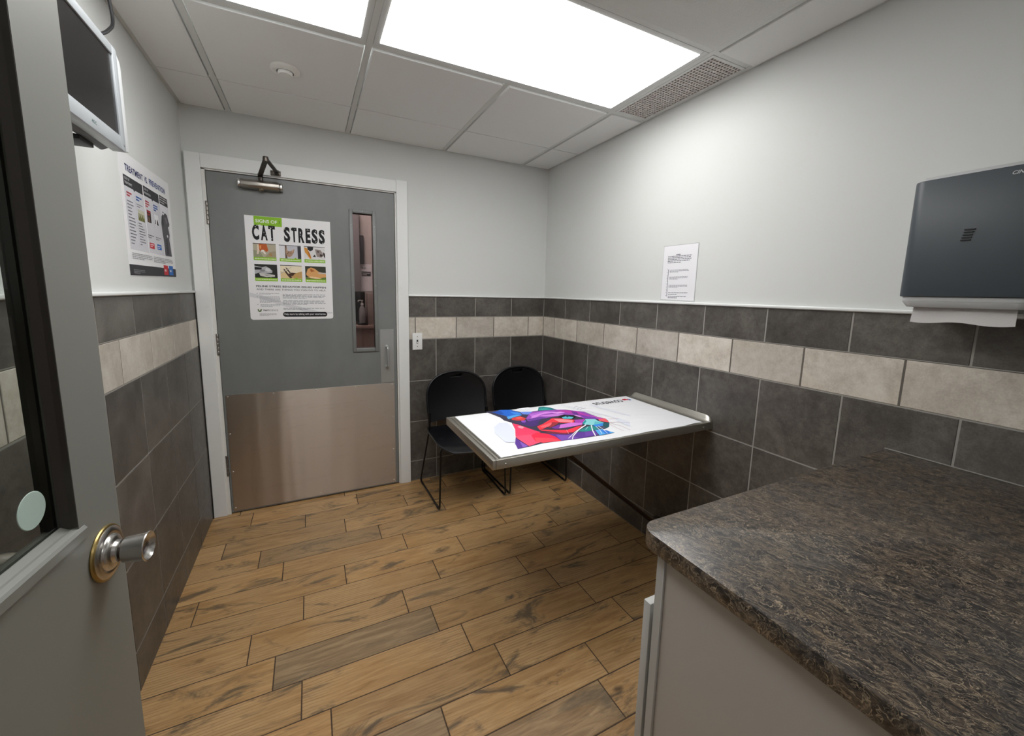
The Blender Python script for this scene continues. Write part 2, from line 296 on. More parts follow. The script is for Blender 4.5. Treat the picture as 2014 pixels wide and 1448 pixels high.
WHISK=[('f6f4fa', [(-0.6012, -1.4057), (-0.6735, -1.4489), (-0.6774, -1.4582), (-0.6057, -1.4156)]), ('f6f4fa', [(-0.6746, -1.4496), (-0.7419, -1.5057), (-0.7433, -1.5129), (-0.6764, -1.4574)]), ('f6f4fa', [(-0.7435, -1.5073), (-0.7693, -1.5376), (-0.7676, -1.5415), (-0.7418, -1.5113)]), ('f6f4fa', [(-0.6318, -1.4213), (-0.7021, -1.4664), (-0.704, -1.4716), (-0.634, -1.4268)]), ('f6f4fa', [(-0.7023, -1.4666), (-0.7761, -1.5223), (-0.7772, -1.5268), (-0.7037, -1.4714)]), ('f6f4fa', [(-0.5884, -1.4259), (-0.6271, -1.4865), (-0.6209, -1.4855), (-0.5819, -1.4247)]), ('f6f4fa', [(-0.6278, -1.4878), (-0.6577, -1.5462), (-0.6505, -1.543), (-0.6202, -1.4842)]), ('c8e4f4', [(-0.6108, -1.4338), (-0.6463, -1.4641), (-0.6469, -1.4671), (-0.6115, -1.437)]), ('e6f0fa', [(-0.5769, -1.4465), (-0.5907, -1.4914), (-0.5865, -1.4883), (-0.5726, -1.4431)]), ('e6f0fa', [(-0.5904, -1.4908), (-0.613, -1.5348), (-0.6094, -1.5331), (-0.5867, -1.4889)]), ('e6f0fa', [(-0.5633, -1.4462), (-0.5708, -1.4885), (-0.5671, -1.4854), (-0.5594, -1.4429)]), ('e6f0fa', [(-0.5708, -1.4883), (-0.5877, -1.5405), (-0.5843, -1.5381), (-0.5672, -1.4857)]), ('ffb0b8', [(-0.7262, -1.4334), (-0.7449, -1.4788), (-0.7427, -1.4776), (-0.7239, -1.4321)]), ('b78a96', [(-0.4805, -1.4258), (-0.4354, -1.4358), (-0.4335, -1.4335), (-0.4786, -1.4235)]), ('b78a96', [(-0.4355, -1.4358), (-0.3968, -1.4666), (-0.3947, -1.4644), (-0.4334, -1.4335)]), ('b78a96', [(-0.4844, -1.4302), (-0.4651, -1.4802), (-0.4631, -1.4782), (-0.4823, -1.4281)]), ('b78a96', [(-0.4651, -1.4801), (-0.463, -1.5436), (-0.461, -1.5419), (-0.463, -1.4783)]), ('c7a0a8', [(-0.4505, -1.3813), (-0.3961, -1.3907), (-0.394, -1.3882), (-0.4485, -1.3789)]), ('c7a0a8', [(-0.4977, -1.4488), (-0.5009, -1.5055), (-0.4989, -1.5038), (-0.4957, -1.4469)]), ('c7a0a8', [(-0.5009, -1.5055), (-0.4998, -1.5447), (-0.4978, -1.543), (-0.4989, -1.5037)]), ('8a8aa0', [(-0.5008, -1.1698), (-0.4717, -1.1426), (-0.4711, -1.1404), (-0.5003, -1.1677)]), ('8a8aa0', [(-0.4725, -1.1431), (-0.459, -1.1453), (-0.4569, -1.1422), (-0.4704, -1.14)]), ('8a8aa0', [(-0.5001, -1.2), (-0.469, -1.1669), (-0.4689, -1.1652), (-0.5, -1.1984)]), ('8a8aa0', [(-0.47, -1.1676), (-0.4482, -1.1686), (-0.4461, -1.1655), (-0.4679, -1.1646)]), ('8a8aa0', [(-0.4913, -1.2115), (-0.4651, -1.1889), (-0.4644, -1.1867), (-0.4906, -1.2092)]), ('8a8aa0', [(-0.4658, -1.1893), (-0.4396, -1.1876), (-0.4375, -1.1846), (-0.4638, -1.1863)])]

# ------------------------------------------------------------------ materials
def attr_sep(n, name):
    a = n.new('ShaderNodeAttribute', attribute_name=name)
    sp = n.new('ShaderNodeSeparateColor'); n.link(a.outputs['Color'], sp.inputs[0])
    return a, sp.outputs[0], sp.outputs[1], sp.outputs[2]
def offset_vec(n, a, k=37.0):
    v = n.new('ShaderNodeVectorMath', operation='SCALE'); v.inputs['Scale'].default_value = k
    n.link(a.outputs['Color'], v.inputs[0]); return v.outputs[0]

paint = mat('wall_paint', 'dddfdd', 0.45, spec=0.3)
n = NT(paint); c = n.coords()
n.bump(n.noise(c, 240, 3, 0.6), 0.10, 0.0008)
hallpaint = mat('hall_paint', 'c5bebb', 0.6)
trim_w = mat('trim_white', 'eceeed', 0.35)
n = NT(trim_w); c = n.coords()
n.link(n.ramp(n.noise(c, 9, 5, 0.7), [(0.2, 'e4e5e2'), (0.4, 'eceeed')]), n.b.inputs['Base Color'])
railw = mat('rail_white', 'f0f2f1', 0.22)
jamb_w = mat('jamb_white', 'e4e4e0', 0.4)

def tile_mat(name, cols, rough, bstr):
    m = mat(name, '555555', rough); n = NT(m)
    a, r, g, bl = attr_sep(n, 'tone')
    c = n.coords(offset=offset_vec(n, a))
    f1 = n.noise(c, 7, 6, 0.62, 0.4); f2 = n.noise(c, 38, 5, 0.7); f3 = n.noise(c, 190, 2, 0.6)
    h = n.math('ADD', n.math('MULTIPLY', f1, 0.5), n.math('MULTIPLY', f2, 0.32))
    h = n.math('ADD', h, n.math('MULTIPLY', f3, 0.18))
    col = n.ramp(h, [(0.36, cols[0]), (0.47, cols[1]), (0.54, cols[2]), (0.64, cols[3])])
    warm = n.ramp(n.noise(c, 4.5, 4, 0.6, 0.3), [(0.55, 0.0), (0.75, 0.30)])
    col = n.mix(col, cols[4], warm)
    v = n.math('ADD', n.math('MULTIPLY', g, 0.3), 0.85)
    col = n.mix(col, v, 1.0, 'MULTIPLY')
    n.link(col, n.b.inputs['Base Color'])
    n.link(n.ramp(f2, [(0.3, rough - 0.07), (0.7, rough + 0.1)]), n.b.inputs['Roughness'])
    n.bump(h, bstr, 0.0015)
    return m
tile_dark = tile_mat('charcoal_stone_tile', ('46433f', '56524e', '625e59', '706c66', '584f48'), 0.36, 0.12)
tile_light = tile_mat('cream_stone_tile', ('b3aa9e', 'c6beb2', 'd1cabf', 'dbd5cb', 'c6b9a6'), 0.42, 0.10)
grout = mat('wall_grout', 'a09d97', 0.85)
grout_d = mat('cream_band_grout', '67625c', 0.85)
grout_f = mat('floor_grout', '4b3b2e', 0.85)

plank = mat('wood_look_tile', 'a07c50', 0.42); n = NT(plank)
a, r, g, bl = attr_sep(n, 'tone')
off = offset_vec(n, a, 61.0)
c = n.coords((1, 1, 1), off)
cs = n.coords((1.0, 9.0, 1.0), off)
cm = n.coords((1.0, 3.2, 1.0), off)
g1 = n.noise(cs, 5.0, 6, 0.62, 0.9)
fine = n.noise(n.coords((2.0, 60.0, 1.0), off), 6.0, 3, 0.6, 0.2)
wv = n.new('ShaderNodeTexWave', wave_type='RINGS', rings_direction='Z')
wv.inputs['Scale'].default_value = 4.0; wv.inputs['Distortion'].default_value = 5.0
wv.inputs['Detail'].default_value = 3.0; wv.inputs['Detail Scale'].default_value = 1.2
wc = n.coords((1.0, 7.0, 1.0), off)
n.link(wc, wv.inputs['Vector'])
base = n.ramp(g1, [(0.30, '956f42'), (0.45, 'ac8556'), (0.58, 'ba9463'), (0.75, 'c6a274')])
base = n.mix(base, n.ramp(wv.outputs['Fac'], [(0.0, '8e6c45'), (0.3, 'c6a579'), (1.0, 'c6a579')]), n.ramp(n.noise(c, 2.2, 2), [(0.42, 0.0), (0.60, 0.50)]))
base = n.mix(base, '94744f', n.ramp(fine, [(0.5, 0.0), (0.72, 0.45)]))
# grey-brown weathered smears and small knots
sm = n.ramp(n.noise(cm, 3.0, 5, 0.66, 1.3), [(0.55, 0.0), (0.66, 0.85)])
base = n.mix(base, '574b3c', sm)
vr = n.new('ShaderNodeTexVoronoi', feature='F1'); vr.inputs['Scale'].default_value = 3.1
vr.inputs['Randomness'].default_value = 1.0
n.link(n.coords((1.0, 1.7, 0.2), off), vr.inputs['Vector'])
kn = n.ramp(n.math('ADD', vr.outputs['Distance'], n.math('MULTIPLY', n.noise(c, 26, 3), 0.10)), [(0.085, 0.9), (0.14, 0.0)])
base = n.mix(base, '4a3826', kn)
base = n.mix(base, n.ramp(g1, [(0.3, '62543f'), (0.5, '7c6a53'), (0.68, '9a8568')]), n.math('MULTIPLY', bl, 0.8))
v = n.math('ADD', n.math('MULTIPLY', g, 0.26), 0.86)
base = n.mix(base, v, 1.0, 'MULTIPLY')
n.link(base, n.b.inputs['Base Color'])
n.link(n.ramp(g1, [(0.3, 0.36), (0.7, 0.50)]), n.b.inputs['Roughness'])
n.bump(n.math('ADD', g1, n.math('MULTIPLY', fine, 0.6)), 0.22, 0.0012)

ctile = mat('ceiling_tile_face', 'f0f1f0', 0.85, spec=0.2); n = NT(ctile); c = n.coords()
n.bump(n.noise(c, 300, 3, 0.7), 0.25, 0.0012)
ctile2 = mat('ceiling_tile_textured', 'e9eae8', 0.9, spec=0.2); n = NT(ctile2); c = n.coords()
n.bump(n.noise(c, 130, 5, 0.75), 0.9, 0.003)
cgrid = mat('ceiling_grid_metal', 'dcdedb', 0.45)
frame_m = mat('fixture_enamel', 'dcdedd', 0.35)
diff = mat('lit_diffuser', 'ffffff', 0.6); n = NT(diff)
n.b.inputs['Emission Color'].default_value = (1.0, 0.998, 0.988, 1)
n.b.inputs['Emission Strength'].default_value = PANEL_POWER
diff_h = mat('lit_diffuser_hall', 'ffffff', 0.6)
diff_h.node_tree.nodes['Principled BSDF'].inputs['Emission Color'].default_value = (1, 0.98, 0.96, 1)
diff_h.node_tree.nodes['Principled BSDF'].inputs['Emission Strength'].default_value = HALL_POWER
diff_b = mat('fill_diffuser_passage', 'ffffff', 0.6)
diff_b.node_tree.nodes['Principled BSDF'].inputs['Emission Color'].default_value = (1, 0.98, 0.96, 1)
diff_b.node_tree.nodes['Principled BSDF'].inputs['Emission Strength'].default_value = BACK_FILL_POWER
void = mat('dark_void', '030303', 0.9)

doorpaint = mat('door_grey_paint', '7b7e7d', 0.36); n = NT(doorpaint); c = n.coords()
n.link(n.mix('797c7b', '838685', n.ramp(n.noise(n.coords((1, 1, 0.5)), 6, 5, 0.6), [(0.45, 0.0), (0.7, 0.6)])), n.b.inputs['Base Color'])
n.bump(n.noise(c, 140, 3, 0.6), 0.05, 0.0008)
doorpaint2 = mat('near_door_grey_paint', '82837e', 0.42); n = NT(doorpaint2); c = n.coords()
n.bump(n.noise(c, 160, 3, 0.6), 0.06, 0.0008)
stop_shade = mat('glazing_stop_shaded_grey', '3a3633', 0.4)  # stops are grey paint; the shade of the reveal is put into this colour
chrome = mat('satin_chrome', 'c9c7c4', 0.24, 1.0)
brass = mat('worn_brass', 'b39e68', 0.34, 1.0)
steel = mat('stainless_steel', 'bdbab2', 0.34, 0.92); n = NT(steel)
n.bump(n.noise(n.coords((3, 260, 260)), 3, 2), 0.06, 0.0004)
steel2 = mat('aluminium_plate', 'b4b6b5', 0.42, 0.6)
darkmetal = mat('dark_bronze_metal', '5d5751', 0.34, 0.9)
kick = mat('brushed_kick_plate', 'bcb4ac', 0.31, 1.0); n = NT(kick)
n.b.inputs['Anisotropic'].default_value = 0.98; n.b.inputs['Anisotropic Rotation'].default_value = 0.0
tg = n.new('ShaderNodeCombineXYZ'); tg.inputs[2].default_value = 1.0; n.link(tg.outputs[0], n.b.inputs['Tangent'])   # brushed grain smears reflections upright
dent = n.noise(n.coords((3.4, 1, 0.14)), 1.5, 2, 0.5); scf = n.noise(n.coords((2, 1, 9)), 2.2, 5, 0.75, 1.0)
n.link(n.mix('c4bcb4', 'a69d94', n.ramp(scf, [(0.54, 0.0), (0.68, 0.22)])), n.b.inputs['Base Color'])
n.bump(dent, 0.5, 0.016)
blackpl = mat('black_moulded_plastic', '0b0c11', 0.30, spec=0.6)
blackfr = mat('black_powder_coat', '0a0a0c', 0.3)
silverpl = mat('silver_plastic', 'b4b9bd', 0.35, 0.25)
silverdk = mat('grey_plastic', '6d7074', 0.45)
screen_m = mat('screen_glass', '0d0d10', 0.22)
cable_m = mat('cable_black', '101014', 0.5)
paper = mat('paper_white', 'e9e9ec', 0.5)
matcloth = mat('printed_mat_fabric', 'f1f2f6', 0.55)
n = NT(matcloth); n.bump(n.noise(n.coords((1, 6, 1)), 4, 3, 0.5), 0.35, 0.01)
tissue = mat('paper_towel', 'cfcccb', 0.9); n = NT(tissue); n.bump(n.noise(n.coords(), 260, 2), 0.5, 0.001)
dispdark = mat('dispenser_slate_plastic', '454c52', 0.42)
displight = mat('dispenser_light_plastic', 'c2c4c4', 0.45)
cab_m = mat('cabinet_grey_laminate', 'b7b2ac', 0.5); n = NT(cab_m); n.bump(n.noise(n.coords(), 300, 2), 0.06, 0.0006)
cab_f = mat('cabinet_face_paint', 'b9b9b6', 0.42)
cab_in = mat('cabinet_gap_dark', '2a2622', 0.7)
switch_m = mat('switch_plate_white', 'eff0ef', 0.3)
blackm = mat('matt_black', '0e0e0e', 0.5)
bottle_m = mat('clear_bottle', 'c8ccce', 0.15); bottle_m.node_tree.nodes['Principled BSDF'].inputs['Transmission Weight'].default_value = 0.5

def glass_mat(name, tint, mixf):
    m = bpy.data.materials.new(name); m.use_nodes = True; t = m.node_tree; t.nodes.clear()
    o = t.nodes.new('ShaderNodeOutputMaterial'); tr = t.nodes.new('ShaderNodeBsdfTransparent'); gl = t.nodes.new('ShaderNodeBsdfGlossy')
    gl.inputs['Roughness'].default_value = 0.02; tr.inputs[0].default_value = lin(tint)
    fr = t.nodes.new('ShaderNodeFresnel'); fr.inputs[0].default_value = 1.5
    ge = t.nodes.new('ShaderNodeNewGeometry'); iv = t.nodes.new('ShaderNodeMath'); iv.operation = 'SUBTRACT'; iv.inputs[0].default_value = 1.0
    t.links.new(ge.outputs['Backfacing'], iv.inputs[1]); m2 = t.nodes.new('ShaderNodeMath'); m2.operation = 'MULTIPLY'
    ma = t.nodes.new('ShaderNodeMath'); ma.operation = 'MULTIPLY'; ma.inputs[1].default_value = mixf
    mx = t.nodes.new('ShaderNodeMixShader')
    t.links.new(fr.outputs[0], ma.inputs[0]); t.links.new(ma.outputs[0], m2.inputs[0]); t.links.new(iv.outputs[0], m2.inputs[1]); t.links.new(m2.outputs[0], mx.inputs[0])
    t.links.new(tr.outputs[0], mx.inputs[1]); t.links.new(gl.outputs[0], mx.inputs[2]); t.links.new(mx.outputs[0], o.inputs[0])
    return m
glass = glass_mat('door_lite_glass', 'c8bdbb', 0.8)
glass2 = glass_mat('near_door_glass', 'dfe2df', 0.45)

lam = mat('speckled_stone_laminate', '4a423c', 0.30, spec=0.85); n = NT(lam)
RT = (0, 0, 1.309)
c = n.coords(rot=RT, scale=(1, 1, 1)); 
def squash(k):
    mp = n.new('ShaderNodeMapping'); mp.inputs['Scale'].default_value = (1, k, 1); n.link(c, mp.inputs[0]); return mp.outputs[0]
cs, cb = squash(1.9), squash(1.25)
wob = n.new('ShaderNodeTexNoise'); wob.inputs['Scale'].default_value = 13; wob.inputs['Detail'].default_value = 4
n.link(cb, wob.inputs['Vector'])
wsc = n.new('ShaderNodeVectorMath', operation='SCALE'); wsc.inputs['Scale'].default_value = 0.13
n.link(wob.outputs['Color'], wsc.inputs[0])
wad = n.new('ShaderNodeVectorMath', operation='ADD'); n.link(cs, wad.inputs[0]); n.link(wsc.outputs[0], wad.inputs[1])
big = n.noise(cb, 8, 5, 0.65, 0.8); mid = n.noise(wad.outputs[0], 46, 6, 0.72, 0.2)
col = n.ramp(mid, [(0.37, '191717'), (0.47, '332e2a'), (0.55, '52473d'), (0.66, '75654f')])
col = n.mix(col, n.ramp(mid, [(0.37, '1d1c1f'), (0.51, '383637'), (0.68, '605c59')]), n.ramp(big, [(0.42, 0.0), (0.60, 0.75)]))
def vein(src, scale, w, det=3):
    q = n.noise(src, scale, det, 0.55, 0.25)
    q = n.math('ABSOLUTE', n.math('SUBTRACT', q, 0.5))
    return n.ramp(q, [(0.0, 1.0), (w, 0.0)])
v1 = vein(wad.outputs[0], 30, 0.015, 3); v2 = vein(wad.outputs[0], 62, 0.030, 3)
msk = n.ramp(n.noise(cb, 20, 3), [(0.36, 0.1), (0.56, 0.95)])
msk2 = n.ramp(n.noise(cs, 24, 3), [(0.40, 0.3), (0.60, 0.8)])
col = n.mix(col, 'a8977f', n.math('MULTIPLY', v1, msk))
col = n.mix(col, '968873', n.math('MULTIPLY', v2, msk2))
n.link(col, n.b.inputs['Base Color'])
n.bump(mid, 0.05, 0.0006)

# ------------------------------------------------------------------ room dimensions
RW = 2.2853          # right wall at x=0, left wall at x=-RW, far wall at y=0
YN = -2.872          # near wall (camera stands in its doorway)
CH = 2.352           # suspended ceiling
ROWS = [0.0, 0.1504, 0.4509, 0.7512, 1.0527, 1.2094, 1.3539]
DX0, DX1, DZ = -2.192, -1.181, 2.022     # far door slab

def put_tile(bm, lay, f, u0, u1, v0, v1, mi, tone, gap=0.0024, ch=0.0014, dep=0.0018):
    a0, a1, b0, b1 = u0 + gap, u1 - gap, v0 + gap, v1 - gap
    if a1 - a0 < 0.004 or b1 - b0 < 0.004: return
    o = [bm.verts.new(f(u, v, -dep)) for u, v in ((a0, b0), (a1, b0), (a1, b1), (a0, b1))]
    i = [bm.verts.new(f(u, v, 0)) for u, v in ((a0 + ch, b0 + ch), (a1 - ch, b0 + ch), (a1 - ch, b1 - ch), (a0 + ch, b1 - ch))]
    fs = [bm.faces.new(i)] + [bm.faces.new((o[k], o[(k + 1) % 4], i[(k + 1) % 4], i[k])) for k in range(4)]
    for q in fs:
        q.material_index = mi
        for l in q.loops: l[lay] = tone
def edges(first, pitch, end):
    e = [0.0]; x = first
    while x < end - 0.01: e.append(x); x += pitch
    e.append(end); return e
def wainscot(name, parent, f, N, length, first, pitch, first_strip, seed, u_start=0.0):
    """f(u along wall, v up, h out) -> xyz"""
    rnd = random.Random(seed); bm = new(); lay = bm.loops.layers.float_color.new('tone')
    for r in range(6):
        strip = (r == 4)
        e = edges(first_strip if strip else first, pitch, length)
        for a, b in zip(e[:-1], e[1:]):
            if b <= u_start: continue
            put_tile(bm, lay, f, max(a, u_start), b, ROWS[r], ROWS[r + 1], 1 if strip else 0, (rnd.random(), rnd.random(), rnd.random(), 1))
    q = [bm.verts.new(f(u, v, -0.0014)) for u, v in ((u_start, 0), (length, 0), (length, ROWS[-1]), (u_start, ROWS[-1]))]
    gf = bm.faces.new(q); gf.material_index = 2
    for l in gf.loops: l[lay] = (0.5, 0.5, 0.5, 1)
    q = [bm.verts.new(f(u, v, -0.0011)) for u, v in ((u_start, ROWS[4] + 0.0024), (length, ROWS[4] + 0.0024), (length, ROWS[5] - 0.0005), (u_start, ROWS[5] - 0.0005))]
    gf = bm.faces.new(q); gf.material_index = 3
    for l in gf.loops: l[lay] = (0.5, 0.5, 0.5, 1)
    bm.normal_update()
    for fc in bm.faces:
        if fc.normal.dot(Vector(N)) < 0: fc.normal_flip()
    return obj(name, bm, [tile_dark, tile_light, grout, grout_d], parent, smooth=False)
def rail(name, parent, pts2, z=1.3539):
    """white quarter-round strip capping the tiles; pts2: x0,x1,y0,y1"""
    bm = new(); box(bm, *pts2, z, z + 0.0125, bev=0.004, seg=3)
    return obj(name, bm, railw, parent)

# ------------------------------------------------------------------ setting
bm = new(); lay = bm.loops.layers.float_color.new('tone')
PH = {-1: -1.55, 0: -2.076, 1: -1.787, 2: -2.172, 3: -1.996, 4: -1.883, 5: -2.204, 6: -1.788, 7: -1.974, 8: -1.881, 9: -1.789, 10: -1.701, 11: -1.367, 12: -0.822}
GREY = {(8, -1.881): 0.95, (3, -1.996): 0.45, (11, -1.964): 0.8, (12, -1.419): 0.75, (5, -0.412): 0.35, (7, -1.377): 0.2, (4, -0.105): 0.6, (2, -2.172): 0.3, (6, -0.59): 0.3}
rnd = random.Random(11)
y = -0.0405 + 0.1497
k = -1
fl = lambda u, v, h: (u, v, h)
while y > -4.4:
    y0, y1 = y - 0.1497, y
    if k > 12: PH[k] = -2.2 + rnd.random() * 0.59
    ph = PH.get(k, -1.7)
    x = ph - 0.598 * 2
    while x < 0.05:
        a, b = max(x, -RW - 0.02) if k < 19 else x, min(x + 0.598, 0.01)
        gv = 0.0
        for (gk, gx), val in GREY.items():
            if gk == k and abs(gx - x) < 0.03: gv = val
        if b - a > 0.02: put_tile(bm, lay, fl, a, b, y0, min(y1, 0.05), 0, (rnd.random(), rnd.random(), gv, 1), 0.0019, 0.0012, 0.0014)
        x += 0.598
    y -= 0.1497; k += 1
q = [bm.verts.new(p) for p in ((-RW - 0.02, -4.4, -0.0013), (0.02, -4.4, -0.0013), (0.02, 0.07, -0.0013), (-RW - 0.02, 0.07, -0.0013))]
gf = bm.faces.new(q); gf.material_index = 1
for l in gf.loops: l[lay] = (0.5, 0.5, 0, 1)
bm.normal_update()
for fc in bm.faces:
    if fc.normal.z < 0: fc.normal_flip()
floor = obj('floor', bm, [plank, grout_f], smooth=False); floor['kind'] = 'structure'
floor['label'] = 'brown wood-look plank tile floor with dark joints'; floor['category'] = 'floor'

WT = 0.11
# far wall with the door opening
bm = new()
box(bm, -RW - WT, DX0 - 0.02, 0.006, WT, -0.05, 2.5)
box(bm, DX1 + 0.012, WT, 0.006, WT, -0.05, 2.5)
box(bm, DX0 - 0.02, DX1 + 0.012, 0.006, WT, DZ + 0.02, 2.5)
wall_far = struct('wall_far', bm, paint, 'white far wall with a grey door and a tiled lower part')
wainscot('wall_tiling', wall_far, lambda u, v, h: (-u, -h, v), (0, -1, 0), 1.098, 0.2947, 0.302, 0.142, 3)
rail('tile_edge_strip', wall_far, (-1.096, 0, -0.010, 0.006))
# right wall
bm = new(); box(bm, 0.006, WT, -4.4, WT, -0.05, 2.5)
wall_right = struct('wall_right', bm, paint, 'long white right wall above charcoal tiles with a cream band')
wainscot('wall_tiling', wall_right, lambda u, v, h: (-h, -u, v), (-1, 0, 0), -YN, 0.3079, 0.2992, 0.1659, 5)
rail('tile_edge_strip', wall_right, (-0.010, 0.006, YN, -0.010))
# left wall
bm = new(); box(bm, -RW - WT, -RW - 0.006, -4.4, 0.006, -0.05, 2.5)
wall_left = struct('wall_left', bm, paint, 'white left wall above charcoal tiles with a cream band')
wainscot('wall_tiling', wall_left, lambda u, v, h: (-RW + h, -u, v), (1, 0, 0), -YN, 0.312, 0.2973, 0.4629 - 0.2973, 9, 0.012)
rail('tile_edge_strip', wall_left, (-RW - 0.006, -RW + 0.010, YN, -0.012))
# near wall with the open doorway the picture is taken from
OX0, OX1 = -2.135, -1.185
bm = new()
box(bm, -RW, OX0 - 0.02, YN - WT, YN - 0.006, -0.05, 2.5)
box(bm, OX1 + 0.02, 0.006, YN - WT, YN - 0.006, -0.05, 2.5)
box(bm, OX0 - 0.02, OX1 + 0.02, YN - WT, YN - 0.006, 2.06, 2.5)
wall_near = struct('wall_near', bm, paint, 'white near wall around the open doorway')
wainscot('wall_tiling', wall_near, lambda u, v, h: (-u, YN + h, v), (0, 1, 0), 1.10, 0.30, 0.302, 0.15, 13)
bm = new()
box(bm, OX0 - 0.02, OX0, YN - WT - 0.01, YN, 0, 2.06, bev=0.001); box(bm, OX1, OX1 + 0.02, YN - WT - 0.01, YN, 0, 2.06, bev=0.001)
box(bm, OX0 - 0.02, OX1 + 0.02, YN - WT - 0.01, YN, 2.04, 2.06, bev=0.001)
struct('trim_2', bm, jamb_w, 'white lining of the open doorway')
# passage behind the camera
bm = new(); box(bm, -RW - WT, WT, -4.5, -4.4, -0.05, 2.5)
struct('wall_passage', bm, hallpaint, 'plain wall of the passage behind the doorway')
bm = new(); box(bm, -RW, 0.0, -4.4, YN - WT, CH, CH + 0.04)
struct('ceiling_passage', bm, ctile, 'plain ceiling of the passage')
# hall beyond the far door
bm = new(); box(bm, -3.2, 0.8, 1.2, 1.3, -0.05, 2.5)
struct('wall_hall', bm, hallpaint, 'pinkish beige wall of the hall beyond the far door')
bm = new(); box(bm, -3.2, -3.1, WT, 1.2, -0.05, 2.5); box(bm, 0.7, 0.8, WT, 1.2, -0.05, 2.5)
struct('wall_hall_ends', bm, hallpaint, 'end walls of the hall')
bm = new(); box(bm, -3.2, 0.8, 0.07, 1.3, -0.05, -0.002)
struct('floor_hall', bm, mat('hall_floor_vinyl', '8f8478', 0.5), 'plain floor of the hall beyond the far door')

# ceiling: backing slab, dropped lay-in tiles, metal grid
GX = [-0.2345, -0.844, -1.454, -2.066]
GY = [-0.4073, -1.017, -1.626, -2.236, -2.846]
bm = new(); box(bm, -3.2, 0.8, -4.5, 1.3, 2.5, 2.56)
ceiling = struct('ceiling', bm, ctile, 'white suspended ceiling of lay-in tiles in a metal grid')
bm = new()
xs = [0.0] + GX + [-RW]; ys = [0.0] + GY
def main_gap(v): return 0.017 if v in GX else (0.012 if v in (0.0, -RW) else 0.006)
def cross_gap(v): return 0.012 if v == 0.0 else (0.017 if v in (GY[1], GY[2], GY[3]) else 0.0035)
for i in range(5):
    for j in range(5):
        x1, x0, y1, y0 = xs[i], xs[i + 1], ys[j], ys[j + 1]
        if j == 2 and i in (0, 1, 2, 3): continue            # light, vent, second light
        if j == 3 and i == 3: continue
        if j >= 3 and i == 2: continue                       # merged below into one long panel
        if j >= 3 and i == 1: x0 = xs[3]
        m_ = 1 if (j >= 3 and i in (1,)) else 0
        box(bm, x0 + main_gap(x0), x1 - main_gap(x1), y0 + cross_gap(y0), y1 - cross_gap(y1), CH - 0.007, CH + 0.012, mi=m_, bev=0.0018, seg=1)
obj('ceiling_tiles', bm, [ctile, ctile2], ceiling)
bm = new()
for x in GX: box(bm, x - 0.012, x + 0.012, GY[1] if x == GX[1] else YN, 0.0, CH - 0.001, CH + 0.03, bev=0.0006, seg=1)
for yy in GY:
    for a, b in (((-RW, GX[3]), (GX[2], 0.0)) if yy == GY[2] else ((-RW, 0.0),)):
        box(bm, a, b, yy - 0.012, yy + 0.012, CH - 0.0004, CH + 0.028, bev=0.0006, seg=1)
box(bm, -RW - 0.006, -RW + 0.019, YN, 0.006, CH - 0.001, CH + 0.02, bev=0.0006, seg=1)
box(bm, -0.019, 0.006, YN, 0.006, CH - 0.001, CH + 0.02, bev=0.0006, seg=1)
box(bm, -RW, 0.0, -0.014, 0.006, CH - 0.0012, CH + 0.02, bev=0.0006, seg=1)
obj('ceiling_grid', bm, cgrid, ceiling)

# door casing of the far door
bm = new()
box(bm, -2.281, -2.211, -0.018, 0.006, 0.0, 2.108, bev=0.003)
box(bm, -2.211, -1.168, -0.018, 0.006, 2.033, 2.108, bev=0.003)
box(bm, -1.168, -1.096, -0.018, 0.006, 0.0, 2.112, bev=0.003)
struct('trim_1', bm, trim_w, 'white flat casing around the grey far door')
bm = new()
box(bm, -2.2115, DX0 - 0.003, -0.006, WT + 0.005, 0.0, DZ + 0.018, bev=0.001)
box(bm, DX1 + 0.003, -1.1675, -0.006, WT + 0.005, 0.0, DZ + 0.018, bev=0.001)
box(bm, -2.2115, -1.1675, -0.006, WT + 0.005, DZ + 0.004, 2.0335, bev=0.001)
box(bm, DX0 - 0.003, DX0 + 0.012, 0.050, 0.064, 0.0, DZ); box(bm, DX1 - 0.012, DX1 + 0.003, 0.050, 0.064, 0.0, DZ); box(bm, DX0, DX1, 0.050, 0.064, DZ - 0.012, DZ + 0.004)
struct('trim_3', bm, jamb_w, 'white jamb lining of the far door')
bm = new(); prism(bm, [(-0.024, 0.0), (-0.012, 0.0), (-0.012, 1.354), (-0.024, 1.354)], 'x', -RW - 0.004, -RW + 0.003)
struct('trim_4', bm, mat('corner_joint_dark', '1c1b1a', 0.6), 'dark gap strip between left wall tiles and door casing')

# ------------------------------------------------------------------ ceiling fixtures
def troffer(label, x0, x1, y0, y1, m=None, group=None, z=CH):
    t = thing('ceiling_light', label, 'ceiling light', ((x0 + x1) / 2, (y0 + y1) / 2, z), group=group)
    bm = new(); w = 0.024
    for a in ((x0, x0 + w, y0, y1), (x1 - w, x1, y0, y1), (x0 + w, x1 - w, y0, y0 + w), (x0 + w, x1 - w, y1 - w, y1)):
        box(bm, *a, z - 0.0015, z + 0.05, bev=0.001, seg=1)
    obj('frame', bm, frame_m, t)
    bm = new(); box(bm, x0 + w, x1 - w, y0 + w, y1 - w, z - 0.003, z + 0.006)
    obj('diffuser', bm, m or diff, t)
    return t
troffer('wide glowing ceiling light panel beside the air vent', GX[2] + 0.0125, GX[0] - 0.0125, GY[2] + 0.0125, GY[1] - 0.0125)
troffer('glowing ceiling light panel near the television, cut by the picture top', GX[3] + 0.0125, GX[2] - 0.0125, GY[3] + 0.0125, GY[1] - 0.0125)
troffer('ceiling light in the hall beyond the far door', -1.9, -1.3, 0.35, 0.95, diff_h, z=2.49)
